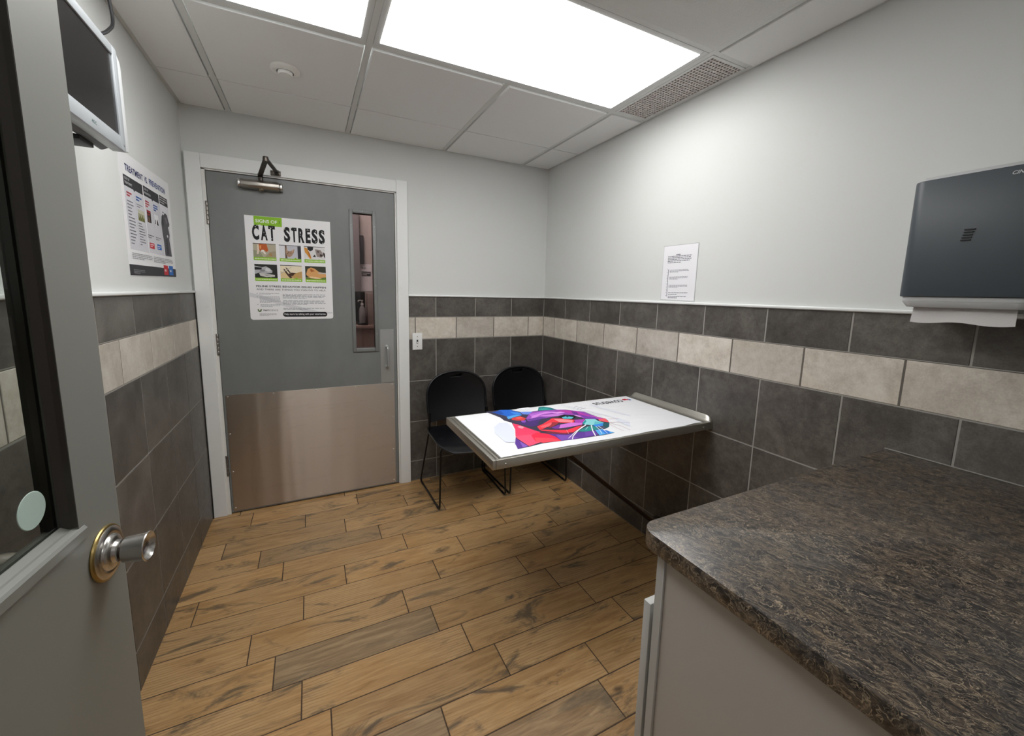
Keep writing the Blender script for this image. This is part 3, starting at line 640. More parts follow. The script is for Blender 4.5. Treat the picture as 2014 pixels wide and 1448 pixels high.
troffer('unseen added light panel in the passage behind the doorway', -1.9, -1.3, -3.9, -3.3, diff_b, z=CH - 0.002)  # fill light out of view, added to lift the near walls and worktop

t = thing('air_vent', 'white egg-crate air vent grille in the ceiling against the right wall', 'vent', (-0.117, -1.32, CH))
bm = new(); vx0, vx1, vy0, vy1 = GX[0] + 0.0125, -0.0195, GY[2] + 0.0125, GY[1] - 0.0125
w = 0.014
for a in ((vx0, vx0 + w, vy0, vy1), (vx1 - 0.004, vx1, vy0, vy1), (vx0 + w, vx1, vy0, vy0 + w), (vx0 + w, vx1, vy1 - w, vy1)):
    box(bm, *a, CH - 0.002, CH + 0.006, bev=0.0008, seg=1)
obj('frame', bm, frame_m, t)
bm = new(); nx, ny = 11, 33
gx0, gx1, gy0, gy1 = vx0 + w, vx1 - 0.004, vy0 + w, vy1 - w
for i in range(nx + 1):
    x = gx0 + (gx1 - gx0) * i / nx; box(bm, x - 0.0033, x + 0.0033, gy0, gy1, CH - 0.0005, CH + 0.011)
for j in range(ny + 1):
    y = gy0 + (gy1 - gy0) * j / ny; box(bm, gx0, gx1, y - 0.0033, y + 0.0033, CH - 0.0004, CH + 0.0108)
obj('grille', bm, mat('grille_plastic', 'd2cbc8', 0.5), t, smooth=False)
bm = new(); box(bm, vx0, vx1, vy0, vy1, CH + 0.06, CH + 0.07)
for a in ((vx0, vx0 + 0.002, vy0, vy1), (vx1 - 0.002, vx1, vy0, vy1), (vx0, vx1, vy0, vy0 + 0.002), (vx0, vx1, vy1 - 0.002, vy1)): box(bm, *a, CH + 0.007, CH + 0.06)
obj('duct', bm, void, t)

t = thing('smoke_detector', 'round white smoke detector on the ceiling above the far door', 'smoke detector', (-1.762, -0.665, CH - 0.004))
M_ = Matrix.Translation((-1.762, -0.665, CH - 0.004)) @ Matrix.Rotation(PI, 4, 'X')
bm = new(); lathe(bm, [(0, 0), (0.056, 0), (0.059, 0.004), (0.058, 0.012), (0.052, 0.016), (0.034, 0.018)], M_); obj('base', bm, mat('detector_plastic', 'f2f2ee', 0.45), t)
bm = new(); lathe(bm, [(0.030, 0.016), (0.030, 0.024), (0.026, 0.029), (0, 0.031)], M_); obj('sensor_cap', bm, mat('detector_plastic', 'f2f2ee', 0.45), t)

# ------------------------------------------------------------------ far door
d = thing('door_1', 'grey painted far door with narrow window, poster and steel kick plate', 'door', (DX0, 0.022, 0.0)); d['kind'] = 'structure'
bm = new(); wx0, wx1, wz0, wz1 = -1.447, -1.315, 0.998, 1.882
b0 = 0.008
box(bm, DX0, wx0, 0.0, 0.044, b0, DZ); box(bm, wx1, DX1, 0.0, 0.044, b0, DZ)
box(bm, wx0, wx1, 0.0, 0.044, b0, wz0); box(bm, wx0, wx1, 0.0, 0.044, wz1, DZ)
obj('door_slab', bm, doorpaint, d, smooth=False)
bm = new(); ox0, ox1, oz0, oz1 = -1.462, -1.300, 0.980, 1.897
for s_, yy in ((1, 0.0), (-1, 0.044)):
    ya, yb = (-0.009, 0.012) if s_ == 1 else (0.032, 0.053)
    for a in ((ox0, wx0 + 0.006, oz0, oz1), (wx1 - 0.006, ox1, oz0, oz1), (wx0 + 0.006, wx1 - 0.006, oz0, wz0 + 0.006), (wx0 + 0.006, wx1 - 0.006, wz1 - 0.006, oz1)):
        box(bm, a[0], a[1], ya, yb, a[2], a[3], bev=0.003)
wf = obj('window_frame', bm, doorpaint, d)
for x, z in ((-1.4525, 1.80), (-1.4525, 1.42), (-1.309, 1.80), (-1.309, 1.42), (-1.309, 1.10), (-1.38, 1.890)):
    bm = new(); dome(bm, (x, -0.009, z), 0.0028, 0.0012, (0, -1, 0)); obj('screw', bm, steel2, wf)
bm = new(); box(bm, wx0, wx1, 0.020, 0.024, wz0, wz1); obj('glass_pane', bm, glass, d)
# kick plate
bm = new(); box(bm, -2.182, -1.200, -0.0022, -0.0002, 0.016, 0.7515, bev=0.0005, seg=1)
kp = obj('kick_plate', bm, kick, d, smooth=False)
for x, z in ((-2.169, .742), (-1.934, .742), (-1.694, .742), (-1.456, .741), (-1.216, .741), (-1.214, .508), (-1.214, .267), (-1.215, .034), (-2.172, .511), (-2.171, .271), (-2.172, .036), (-1.695, .034)):
    bm = new(); dome(bm, (x, -0.0022, z), 0.0048, 0.0026, (0, -1, 0)); obj('screw', bm, mat('bright_screw', 'd8d8d6', 0.3, 0.5), kp)
# pull plate and handle
bm = new(); box(bm, -1.289, -1.199, -0.0016, -0.0001, 0.757, 1.127, bev=0.0006, seg=1); pp = obj('pull_plate', bm, steel2, d)
for x, z in ((-1.282, 1.117), (-1.206, 1.117), (-1.282, 0.945), (-1.206, 0.945), (-1.282, 0.768), (-1.206, 0.768)):
    bm = new(); dome(bm, (x, -0.0016, z), 0.0032, 0.0014, (0, -1, 0)); obj('screw', bm, steel2, pp)
bm = new(); tube(bm, smooth_path([(-1.246, -0.001, 1.008), (-1.246, -0.040, 1.008), (-1.246, -0.040, 0.868), (-1.246, -0.001, 0.868)], 0.016), 0.0078, 12)
for z in (1.008, 0.868): lathe(bm, [(0, 0), (0.013, 0), (0.012, 0.003), (0.008, 0.004)], axis_m((-1.246, -0.0016, z), (0, -1, 0)), 20)
obj('pull_handle', bm, steel2, pp)
# hinges
for z0, z1 in ((1.735, 1.860), (0.995, 1.121), (0.252, 0.381)):
    bm = new()
    for k in range(5):
        a = z0 + (z1 - z0) * k / 5; lathe(bm, [(0, a), (0.0062, a), (0.0070, a + 0.001), (0.0070, a + (z1 - z0) / 5 - 0.002), (0.0062, a + (z1 - z0) / 5 - 0.0008), (0, a + (z1 - z0) / 5 - 0.0008)], Matrix.Translation((-2.1965, -0.006, 0)), 16)
    box(bm, -2.199, -2.193, -0.004, 0.03, z0, z1)
    obj('hinge', bm, mat('aged_hinge_metal', '8d8882', 0.35, 0.9), d)
# closer: box on the door, two arms reaching out and back to the head casing
bm = new(); prism(bm, [(-0.002, 1.946), (-0.044, 1.950), (-0.056, 1.962), (-0.056, 1.982), (-0.044, 1.996), (-0.002, 1.998)], 'x', -2.028, -1.838, bev=0.003)
cl = obj('closer_body', bm, mat('closer_metal', 'a8a39c', 0.30, 0.95), d)
for xa, xb in ((-2.044, -2.028), (-1.838, -1.822)):
    bm = new(); prism(bm, [(-0.002, 1.948), (-0.040, 1.952), (-0.050, 1.962), (-0.050, 1.982), (-0.040, 1.992), (-0.002, 1.996)], 'x', xa, xb, bev=0.004)
    for z in (1.963, 1.981): dome(bm, ((xa + xb) / 2, -0.050, z), 0.0035, 0.0015, (0, -1, 0))
    obj('end_cap', bm, chrome, cl)
bm = new(); lathe(bm, [(0, -0.012), (0.010, -0.012), (0.014, -0.006), (0.014, 0.0)], Matrix.Translation((-1.93, -0.034, 1.950)), 20); obj('adjuster_cap', bm, mat('adjuster_metal', '8f8470', 0.3, 0.9), cl)
EL = (-1.880, -0.315, 2.043)
def bar(bm, a, b, w, th):
    a, b = Vector(a), Vector(b); dd = (b - a).normalized(); s = dd.cross(Vector((0, 0, 1))).normalized(); up = s.cross(dd)
    t_ = bmesh.new(); bmesh.ops.create_cube(t_, size=1); L_ = (b - a).length
    for v in t_.verts: v.co = (a + b) / 2 + dd * (v.co.x * L_) + s * (v.co.y * w) + up * (v.co.z * th)
    bmesh.ops.bevel(t_, geom=t_.edges[:], offset=min(w, th) * 0.2, segments=2, profile=0.5, affect='EDGES')
    merge(bm, t_)
bm = new(); bar(bm, (-1.930, -0.030, 2.022), (-1.930, -0.055, 2.022), 0.022, 0.012); bar(bm, (-1.930, -0.05, 2.022), EL, 0.021, 0.006)
lathe(bm, [(0.012, 0), (0.012, 0.030), (0, 0.030)], Matrix.Translation((-1.930, -0.030, 1.996)), 18)
obj('main_arm', bm, darkmetal, cl)
bm = new(); bar(bm, (EL[0], EL[1], EL[2] + 0.006), (-1.848, -0.060, 2.050), 0.018, 0.006)
lathe(bm, [(0, -0.010), (0.013, -0.010), (0.014, 0.004), (0.012, 0.014), (0, 0.016)], Matrix.Translation(EL), 20)
box(bm, -1.880, -1.828, -0.024, -0.0185, 2.036, 2.064, bev=0.001); bar(bm, (-1.848, -0.022, 2.050), (-1.848, -0.068, 2.050), 0.018, 0.014)
obj('fore_arm', bm, darkmetal, cl)

# ------------------------------------------------------------------ cat stress poster on the far door
OFF = -0.0010
p = thing('poster', 'white and green cat stress poster with six small pictures on the grey door', 'poster', (-1.80, OFF, 1.20))
bm = new()
def rrect(u0, v0, u1, v1, r, n=6):
    out = []
    for cx, cy, a0 in ((u1 - r, v1 - r, 0), (u0 + r, v1 - r, 90), (u0 + r, v0 + r, 180), (u1 - r, v0 + r, 270)):
        for i in range(n + 1):
            a = math.radians(a0 + 90 * i / n); out.append((cx + r * math.cos(a), cy + r * math.sin(a)))
    return out
sheet = [(-2.026, 1.804), (-2.027, 1.212)] + [(-2.022, 1.203), (-2.014, 1.199)] + [(-1.588, 1.204), (-1.579, 1.207), (-1.576, 1.216), (-1.574, 1.806)]
prism(bm, sheet, 'y', OFF - 0.0006, OFF)
obj('sheet', bm, mat('poster_paper', 'f1f1f3', 0.32), p)
FC = Flat(lambda u, v: (u, OFF - 0.0006, v), (0, -1, 0))
GR = '8fc42c'; BK = '17171a'; LG = 'a9a9ad'
bm, ms = flat_bm(FC, [(GR, [(-1.980, 1.8035), (-1.980, 1.751), (-1.838, 1.751), (-1.837, 1.8035)])], 0.0002)
text_into(bm, FC, 'SIGNS OF', -1.972, 1.767, -1.862, 1.786, 0.0005, 0.02, mi=1); text_into(bm, FC, '>', -1.853, 1.769, -1.846, 1.786, 0.0005, 0.0, mi=2)
obj('green_tag', bm, ms + [ink('f4f8ea'), ink('2c4a10')], p, smooth=False)
bm = new()
for s_, u0, u1 in (('C', -1.992, -1.957), ('A', -1.949, -1.915), ('T', -1.909, -1.875), ('S', -1.830, -1.797), ('T', -1.791, -1.761), ('R', -1.753, -1.721), ('E', -1.714, -1.687), ('S', -1.681, -1.647), ('S', -1.641, -1.607)):
    text_into(bm, FC, s_, u0, 1.667, u1, 1.754, 0.0008, 0.048)
obj('title_text', bm, ink(BK), p, smooth=False)
# worn white specks on the title letters
rnd = random.Random(4); sp = []
for _ in range(44):
    u = -1.99 + rnd.random() * 0.385; v = 1.735 + rnd.random() * 0.02 if rnd.random() < 0.6 else 1.67 + rnd.random() * 0.08
    if -1.873 < u < -1.832: continue
    r_ = 0.0012 + rnd.random() * 0.0016; sp.append(('eeeeef', ell(u, v, r_ * 1.5, r_ * 0.8, 6, rnd.random() * 3)))
bm, ms = flat_bm(FC, sp, 0.0010, 0.000002); obj('title_wear', bm, ms, p, smooth=False)
def pic(u0, v0, bgs, shapes, cap, k):
    """one small picture with its green caption strip"""
    W_, H_ = 0.116, 0.098
    P = lambda pts: [(u0 + a * W_, v0 - H_ + b * H_) for a, b in pts]
    polys = [(c_, P(q_)) for c_, q_ in bgs + shapes]
    polys += [(GR, P([(0, 0), (1, 0), (1, .19), (.70 if cap else .8, .19), (.74, .27), (.66, .19), (0, .19)]))]
    polys += greek(u0 + 0.05 * W_, v0 - H_ + 0.05 * H_, u0 + 0.97 * W_, v0 - H_ + 0.14 * H_, 1, 'dcebb8', 0.8, k, 1.0, 0.02)
    bm_, ms_ = flat_bm(FC, polys, 0.0002, 0.00002)
    obj('picture', bm_, ms_, p, smooth=False)
full = [(0, 0), (1, 0), (1, 1), (0, 1)]
cat1 = [('9a9a80', [(0, .15), (.45, .15), (.3, .5), (0, .6)]), ('a89c80', [(.5, .2), (1, .15), (1, .6), (.7, .5)]), ('c4602a', [(.22, .96), (.60, .96), (.66, .6), (.58, .5), (.45, .62), (.38, .5), (.26, .6)]), ('e6d4c0', [(.18, .9), (.25, .96), (.27, .6), (.22, .35), (.14, .38), (.18, .6)]),
        ('efe6dc', [(.36, .62), (.47, .62), (.52, .48), (.56, .38), (.48, .38), (.42, .5), (.33, .5)]), ('e8a060', [(.28, .86), (.36, .9), (.34, .66), (.29, .7)]), ('b08a58', [(.68, .4), (.78, .45), (.84, .3), (.72, .26)]), ('484038', [(0, .96), (1, .97), (1, 1), (0, 1)])]
pic(-1.992, 1.649, [('b9b29c', full)], cat1, 1, 1)
cat2 = [('e4e4e8', [(0, .2), (.26, .2), (.26, .96), (0, .96)]), ('6a5648', [(.26, .2), (.36, .2), (.34, .96), (.26, .96)]), ('3a3a40', [(.84, .2), (1, .2), (1, .96), (.84, .96)]), ('b09078', [(.30, .9), (.36, .66), (.48, .64), (.70, .78), (.66, .55), (.56, .36), (.44, .27), (.33, .38), (.29, .55)]),
        ('5f4438', [(.34, .50), (.40, .52), (.39, .46), (.34, .46)]), ('5f4438', [(.48, .52), (.54, .56), (.53, .50)]), ('9c4c44', [(.40, .36), (.46, .36), (.43, .30)]), ('d8b8a0', [(.34, .84), (.36, .66), (.40, .68)]), ('d8b8a0', [(.56, .68), (.66, .74), (.62, .60)]), ('48382e', [(.42, .62), (.44, .63), (.45, .52), (.42, .52)]), ('484038', [(0, .96), (1, .97), (1, 1), (0, 1)])]
pic(-1.859, 1.648, [('c9c9d0', full)], cat2, 0, 2)
cat3 = [('e2e0e0', full), ('202024', [(.15, 1), (.45, 1), (.42, .78), (.28, .7), (.17, .8)]), ('d8963c', [(0, .92), (.14, .88), (.28, .55), (.34, .25), (.26, .24), (.12, .5), (.04, .62)]), ('b06a28', [(.16, .78), (.26, .55), (.32, .3), (.22, .4)]), ('9a8c88', [(.52, .85), (.80, .80), (.94, .5), (.82, .34), (.60, .38), (.56, .6)]), ('4c403c', [(.60, .78), (.74, .70), (.66, .62)]), ('3c3430', [(.76, .56), (.90, .52), (.86, .40), (.74, .42)]),
        ('2a2828', [(.40, .36), (.50, .52), (.56, .36)]), ('ece8e4', [(.06, .35), (.24, .25), (.4, .22), (.1, .2)]), ('282020', [(.90, .7), (1, .6), (1, .3), (.94, .4)]), ('383430', [(0, .96), (1, .97), (1, 1), (0, 1)])]
pic(-1.726, 1.649, [('d8d4d4', full)], cat3, 1, 3)
cat4 = [('b8b8bc', [(0, .9), (.34, .82), (.50, .88), (.66, .78), (.78, .62), (.76, .5), (.4, .44), (.2, .5), (0, .4)]), ('1c1a1c', [(0, .82), (.32, .80), (.30, .68), (0, .66)]), ('dcdcde', [(.5, .8), (.64, .76), (.72, .62), (.6, .56), (.46, .64)]), ('d0ccc8', [(.18, .48), (.50, .44), (.88, .38), (.88, .28), (.5, .24), (.24, .3)]), ('8a8a8e', [(.3, .7), (.46, .66), (.42, .56), (.2, .56)]), ('5c5c60', [(.40, .38), (.7, .36), (.5, .34)])]
pic(-1.991, 1.5285, [('2a2c28', full)], cat4, 1, 4)
cat5 = [('e2c896', [(0, .2), (1, .2), (1, .6), (.5, .45), (0, .62)]), ('c8a062', [(.5, .45), (1, .65), (1, .2), (.6, .2)]), ('4a3424', [(.14, .78), (.22, .74), (.36, .48), (.52, .56), (.72, .54), (.60, .42), (.56, .26), (.44, .20), (.34, .34), (.18, .62)]), ('3a2a20', [(.24, .88), (.32, .82), (.44, .60), (.50, .58), (.42, .52), (.30, .70)]), ('c89870', [(.48, .34), (.60, .36), (.54, .24)]), ('2c2420', [(0, .96), (1, .97), (1, 1), (0, 1)]), ('c8c0b0', [(0, .5), (.5, .9), (.52, .88), (.02, .46)])]
pic(-1.859, 1.529, [('f0e4c8', full)], cat5, 0, 5)
cat6 = [('6a8040', [(0, .2), (1, .2), (1, .4), (0, .3)]), ('e0a86a', [(.04, .5), (.12, .82), (.28, .92), (.48, .84), (.66, .66), (1, .58), (1, .34), (.6, .26), (.3, .24), (.12, .3)]), ('b06834', [(.22, .80), (.30, .84), (.46, .70), (.28, .64)]), ('f0d0a4', [(.2, .36), (.5, .34), (.8, .24), (.5, .22), (.25, .26)]), ('c8c4bc', [(.6, .62), (1, .62), (1, .54), (.66, .54)]), ('4c3020', [(.06, .40), (.14, .30), (.16, .34)])]
pic(-1.725, 1.529, [('3a3c30', full)], cat6, 1, 6)
bm = new(); text_into(bm, FC, 'FELINE STRESS BEHAVIOR ISSUES HAPPEN', -1.988, 1.394, -1.612, 1.405, 0.0006, 0.02); text_into(bm, FC, 'AND THERE ARE THINGS YOU CAN DO TO HELP.', -1.988, 1.376, -1.613, 1.386, 0.0006, 0.0)
obj('subtitle_text', bm, ink('2c2c30'), p, smooth=False)
polys = [('dcdce0', [(-2.024, 1.36), (-1.96, 1.345), (-1.84, 1.30), (-1.66, 1.25), (-1.579, 1.244), (-1.579, 1.236), (-1.70, 1.236), (-1.86, 1.285), (-1.97, 1.325), (-2.024, 1.335)])]
polys += greek(-1.975, 1.351, -1.872, 1.360, 2, LG, 0.5, 1) + greek(-1.975, 1.300, -1.866, 1.341, 6, LG, 0.5, 2) + greek(-1.972, 1.276, -1.866, 1.293, 3, LG, 0.5, 3)
for v_ in (1.358, 1.339, 1.292): polys.append(('404044', [(-1.990, v_), (-1.986, v_ - .005), (-1.981, v_ + .005), (-1.986, v_ - .002)]))
polys += greek(-1.854, 1.328, -1.616, 1.356, 4, LG, 0.55, 4) + greek(-1.854, 1.290, -1.616, 1.318, 4, LG, 0.55, 5) + greek(-1.854, 1.259, -1.614, 1.272, 2, LG, 0.55, 6)
polys += greek(-1.980, 1.222, -1.890, 1.239, 3, LG, 0.5, 7)
polys += [('5c7040', [(-1.989, 1.263), (-1.984, 1.264), (-1.978, 1.252), (-1.972, 1.264), (-1.967, 1.263), (-1.970, 1.250), (-1.978, 1.245), (-1.986, 1.250)])]
bm, ms = flat_bm(FC, polys, 0.0002, 0.000003); obj('small_print', bm, ms, p, smooth=False)
bm = new(); text_into(bm, FC, 'Vetri', -1.962, 1.252, -1.934, 1.263, 0.0006, 0.02); text_into(bm, FC, 'SCIENCE', -1.933, 1.252, -1.882, 1.262, 0.0006, -0.005, mi=1)
obj('maker_logo', bm, [ink('303034'), ink('707074')], p, smooth=False)
bm, ms = flat_bm(FC, [(BK, rrect(-1.857, 1.217, -1.611, 1.246, 0.013))], 0.0004)
text_into(bm, FC, 'Help starts by talking with your veterinarian.', -1.850, 1.2245, -1.618, 1.239, 0.0007, 0.012, mi=1)
obj('black_caption', bm, ms + [ink('e8e8ea')], p, smooth=False)

# ------------------------------------------------------------------ treatment poster on the left wall
PX_ = -RW - 0.0055
p = thing('poster', 'landscape treatment and prevention chart below the television on the left wall', 'poster', (PX_, -0.595, 1.425))
bm = new(); prism(bm, [(-0.888, 1.424), (-0.306, 1.432), (-0.304, 1.872), (-0.884, 1.870)], 'x', PX_, PX_ + 0.0007)
obj('sheet', bm, mat('poster_paper', 'f1f1f3', 0.32), p)
FT = Flat(lambda u, v: (PX_ + 0.0007, u, v), (1, 0, 0))
for w_, u0, u1, dz_, c_ in (('TREATMENT', -0.833, -0.650, 0.0, '2b3466'), ('VS.', -0.637, -0.600, 0.001, '2f3c74'), ('PREVENTION', -0.580, -0.371, 0.004, '3a4f8c')):
    bm = new(); text_into(bm, FT, w_, u0, 1.805 + dz_, u1, 1.829 + dz_, 0.0006, 0.02)
    obj('title_text', bm, ink(c_), p, smooth=False)
DK = '37373c'
polys = [('d2d2d8', R(-0.855, 1.522, -0.663, 1.748)), ('d2d2d8', R(-0.656, 1.524, -0.462, 1.750)), ('e3e3e8', R(-0.463, 1.526, -0.345, 1.753)),
         (DK, R(-0.856, 1.748, -0.668, 1.787)), (DK, R(-0.659, 1.750, -0.472, 1.789)), (DK, R(-0.463, 1.753, -0.346, 1.791)), (DK, [(-0.77, 1.749), (-0.76, 1.741), (-0.75, 1.749)]), (DK, [(-0.57, 1.751), (-0.56, 1.743), (-0.55, 1.751)]), ('bfbfc6', R(-0.761, 1.53, -0.7595, 1.735)), ('bfbfc6', R(-0.566, 1.53, -0.5645, 1.735))]
bm, ms = flat_bm(FT, polys, 0.0002, 0.00001)
text_into(bm, FT, 'COST OF', -0.848, 1.772, -0.800, 1.780, 0.0005, 0, mi=len(ms)); text_into(bm, FT, 'TREATMENT', -0.848, 1.757, -0.778, 1.765, 0.0005, 0, mi=len(ms)); text_into(bm, FT, 'COST OF', -0.652, 1.774, -0.604, 1.782, 0.0005, 0, mi=len(ms)); text_into(bm, FT, 'PREVENTION', -0.652, 1.759, -0.578, 1.767, 0.0005, 0, mi=len(ms))
obj('chart_columns', bm, ms + [ink('e0e0e4')], p, smooth=False)
polys = []
polys += greek(-0.456, 1.757, -0.354, 1.788, 3, 'c4c4c8', 0.45, 8) + greek(-0.841, 1.712, -0.790, 1.732, 2, 'c4404a', 0.6, 9) + greek(-0.751, 1.712, -0.690, 1.732, 2, '3d6db4', 0.6, 10) + greek(-0.651, 1.706, -0.606, 1.735, 3, 'c4404a', 0.6, 11) + greek(-0.556, 1.706, -0.500, 1.735, 3, '3d6db4', 0.6, 12)
polys += greek(-0.843, 1.539, -0.778, 1.703, 14, '7c7c84', 0.34, 13, ragged=0.5) + greek(-0.752, 1.688, -0.690, 1.704, 2, '7c7c84', 0.4, 14) + greek(-0.752, 1.543, -0.684, 1.634, 9, '7c7c84', 0.34, 15, ragged=0.5)
polys += greek(-0.655, 1.583, -0.582, 1.600, 2, '7c7c84', 0.4, 16) + greek(-0.560, 1.583, -0.486, 1.600, 2, '7c7c84', 0.4, 17) + greek(-0.440, 1.716, -0.40, 1.724, 1, '7c7c84', 0.7, 18)
polys += greek(-0.847, 1.487, -0.625, 1.512, 4, '8a8a92', 0.4, 19) + greek(-0.613, 1.487, -0.340, 1.513, 4, '8a8a92', 0.4, 20)
bm, ms = flat_bm(FT, polys, 0.0006, 0.000001); obj('small_print', bm, ms, p, smooth=False)
def tp(name, polys):
    bm, ms = flat_bm(FT, polys, 0.0006, 0.00002); return obj(name, bm, ms, p, smooth=False)
tp('grass_picture', [('a9a88c', R(-0.744, 1.640, -0.676, 1.682)), ('c8c8b4', R(-0.744, 1.668, -0.676, 1.682)), ('6d7040', [(-0.744, 1.640), (-0.676, 1.640), (-0.680, 1.660), (-0.690, 1.652), (-0.700, 1.666), (-0.712, 1.650), (-0.724, 1.664), (-0.734, 1.650), (-0.742, 1.662)]), ('8c8a50', [(-0.73, 1.640), (-0.728, 1.672), (-0.726, 1.640)]), ('8c8a50', [(-0.705, 1.640), (-0.702, 1.674), (-0.699, 1.640)])])
tp('box_picture', [('3c2a24', R(-0.643, 1.648, -0.598, 1.697)), ('8a3a30', R(-0.640, 1.676, -0.601, 1.684)), ('6e5a48', [(-0.636, 1.650), (-0.612, 1.650), (-0.618, 1.670), (-0.630, 1.672)]), ('a03038', R(-0.643, 1.688, -0.598, 1.697)), ('1f1c1e', R(-0.608, 1.648, -0.598, 1.688))])
tp('white_box_picture', [('e8e8ec', R(-0.555, 1.649, -0.503, 1.693)), ('2c2c30', [(-0.530, 1.650), (-0.505, 1.650), (-0.512, 1.668), (-0.520, 1.676), (-0.526, 1.666)]), ('5c5c64', [(-0.552, 1.652), (-0.540, 1.652), (-0.542, 1.672), (-0.550, 1.668)])])
o_ = tp('dog_picture', [('55545a', [(-0.454, 1.700), (-0.436, 1.712), (-0.425, 1.708), (-0.400, 1.722), (-0.372, 1.716), (-0.358, 1.690), (-0.346, 1.680), (-0.352, 1.668), (-0.374, 1.661), (-0.362, 1.640), (-0.358, 1.626), (-0.369, 1.605), (-0.358, 1.560), (-0.352, 1.528), (-0.449, 1.526), (-0.452, 1.581), (-0.462, 1.630), (-0.466, 1.668)]), ('3c3b40', [(-0.454, 1.700), (-0.436, 1.706), (-0.430, 1.670), (-0.445, 1.650), (-0.460, 1.668)]), ('78767c', [(-0.410, 1.700), (-0.385, 1.702), (-0.375, 1.680), (-0.395, 1.672)]), ('e4e4e8', ell(-0.392, 1.618, 0.010, 0.006, 12)), ('3a393f', [(-0.425, 1.60), (-0.40, 1.606), (-0.39, 1.54), (-0.42, 1.53)])])
for j, (a, b, c_) in enumerate(((-0.645, -0.588, 'c8323c'), (-0.552, -0.496, '2f6fc0'))):
    tp('price_button', [(c_, R(a, 1.543 + 0.002 * j, b, 1.566 + 0.002 * j))] + greek(a + 0.005, 1.548, b - 0.006, 1.563, 2, 'f0e4ea', 0.45, 30 + j))
bm, ms = flat_bm(FT, [(DK, [(-0.884, 1.4255), (-0.309, 1.4335), (-0.309, 1.471), (-0.884, 1.466)]), ('c8323c', R(-0.490, 1.439, -0.428, 1.482)), ('2f6fc0', R(-0.415, 1.440, -0.352, 1.483))] + greek(-0.846, 1.433, -0.730, 1.450, 3, '8c8c92', 0.45, 40) + greek(-0.482, 1.452, -0.436, 1.466, 1, 'f0dcdc', 0.7, 41) + greek(-0.407, 1.452, -0.360, 1.466, 1, 'dce8f4', 0.7, 42), 0.0002, 0.00001)
obj('footer_band', bm, ms, p, smooth=False)

# ------------------------------------------------------------------ small notice on the right wall
p = thing('notice', 'small white printed notice taped to the white right wall above the tiles', 'notice', (0.005, -1.327, 1.375))
bm = new(); prism(bm, [(-1.433, 1.372), (-1.219, 1.376), (-1.219, 1.655), (-1.434, 1.654)], 'x', 0.0045, 0.0055); obj('sheet', bm, mat('notice_paper', 'f2f2f6', 0.35), p)
bm = new(); prism(bm, [(-1.4365, 1.3695), (-1.2165, 1.3735), (-1.2165, 1.6575), (-1.4375, 1.6565)], 'x', 0.0056, 0.0062); obj('shadowed_sleeve', bm, mat('sleeve_edge_shadow', 'aeb2b0', 0.3), p)  # sleeve edge, with the notice's thin shadow on the wall put into its grey
FN = Flat(lambda u, v: (0.0045, u, v), (-1, 0, 0))
polys = greek(-1.303, 1.605, -1.350, 1.610, 1, '50505a', 0.9, 50) + greek(-1.250, 1.564, -1.400, 1.604, 5, '6c6c74', 0.45, 51)
for j, vz in enumerate((1.530, 1.494, 1.452, 1.414, 1.384 + 0.012)):
    polys += greek(-1.268, vz - 0.014, -1.392, vz + 0.002, 3 if j < 3 else 2, '74747c', 0.4, 52 + j, 0.5)
polys += [('5a5a62', R(-1.2575, 1.392, -1.2605, 1.534))]
for j in range(10): polys.append(('70707a', R(-1.2520, 1.395 + j * 0.0152, -1.2545, 1.398 + j * 0.0152)))
bm, ms = flat_bm(FN, polys, 0.0003, 0.000001); obj('printed_lines', bm, ms, p, smooth=False)

# ------------------------------------------------------------------ light switch
t = thing('light_switch', 'white switch plate with dark slot on tiles beside the far door', 'switch', (-1.0355, -0.0005, 0.975))
bm = new(); box(bm, -1.0705, -1.0005, -0.0065, -0.0002, 0.977, 1.097, bev=0.0035, seg=3); sw = obj('wall_plate', bm, switch_m, t)
bm = new(); box(bm, -1.0415, -1.0305, -0.0072, -0.006, 1.022, 1.049, bev=0.0008); so = obj('slot', bm, blackm, t)
bm = new(); box(bm, -1.0385, -1.0335, -0.016, -0.007, 1.026, 1.036, bev=0.0012); obj('toggle', bm, switch_m, so)
for z in (1.071, 1.002):
    bm = new(); dome(bm, (-1.036, -0.0065, z), 0.0030, 0.0008, (0, -1, 0)); obj('screw', bm, mat('screw_brown', '6b4a3c', 0.4, 0.6), t)

# ------------------------------------------------------------------ wall-hung folding examination table
TX0, TY0, TY1, TZ = -1.151, -1.603, -1.054, 0.802
t = thing('exam_table', 'stainless steel fold-down examination table on the right wall', 'table', (0.0, -1.33, 0.10))
bm = new()
box(bm, TX0 + 0.036, -0.050, TY0 + 0.012, TY1 - 0.012, TZ - 0.034, TZ - 0.0006)
box(bm, TX0 + 0.010, TX0 + 0.036, TY0 + 0.012, TY1 - 0.012, TZ - 0.034, TZ - 0.006)
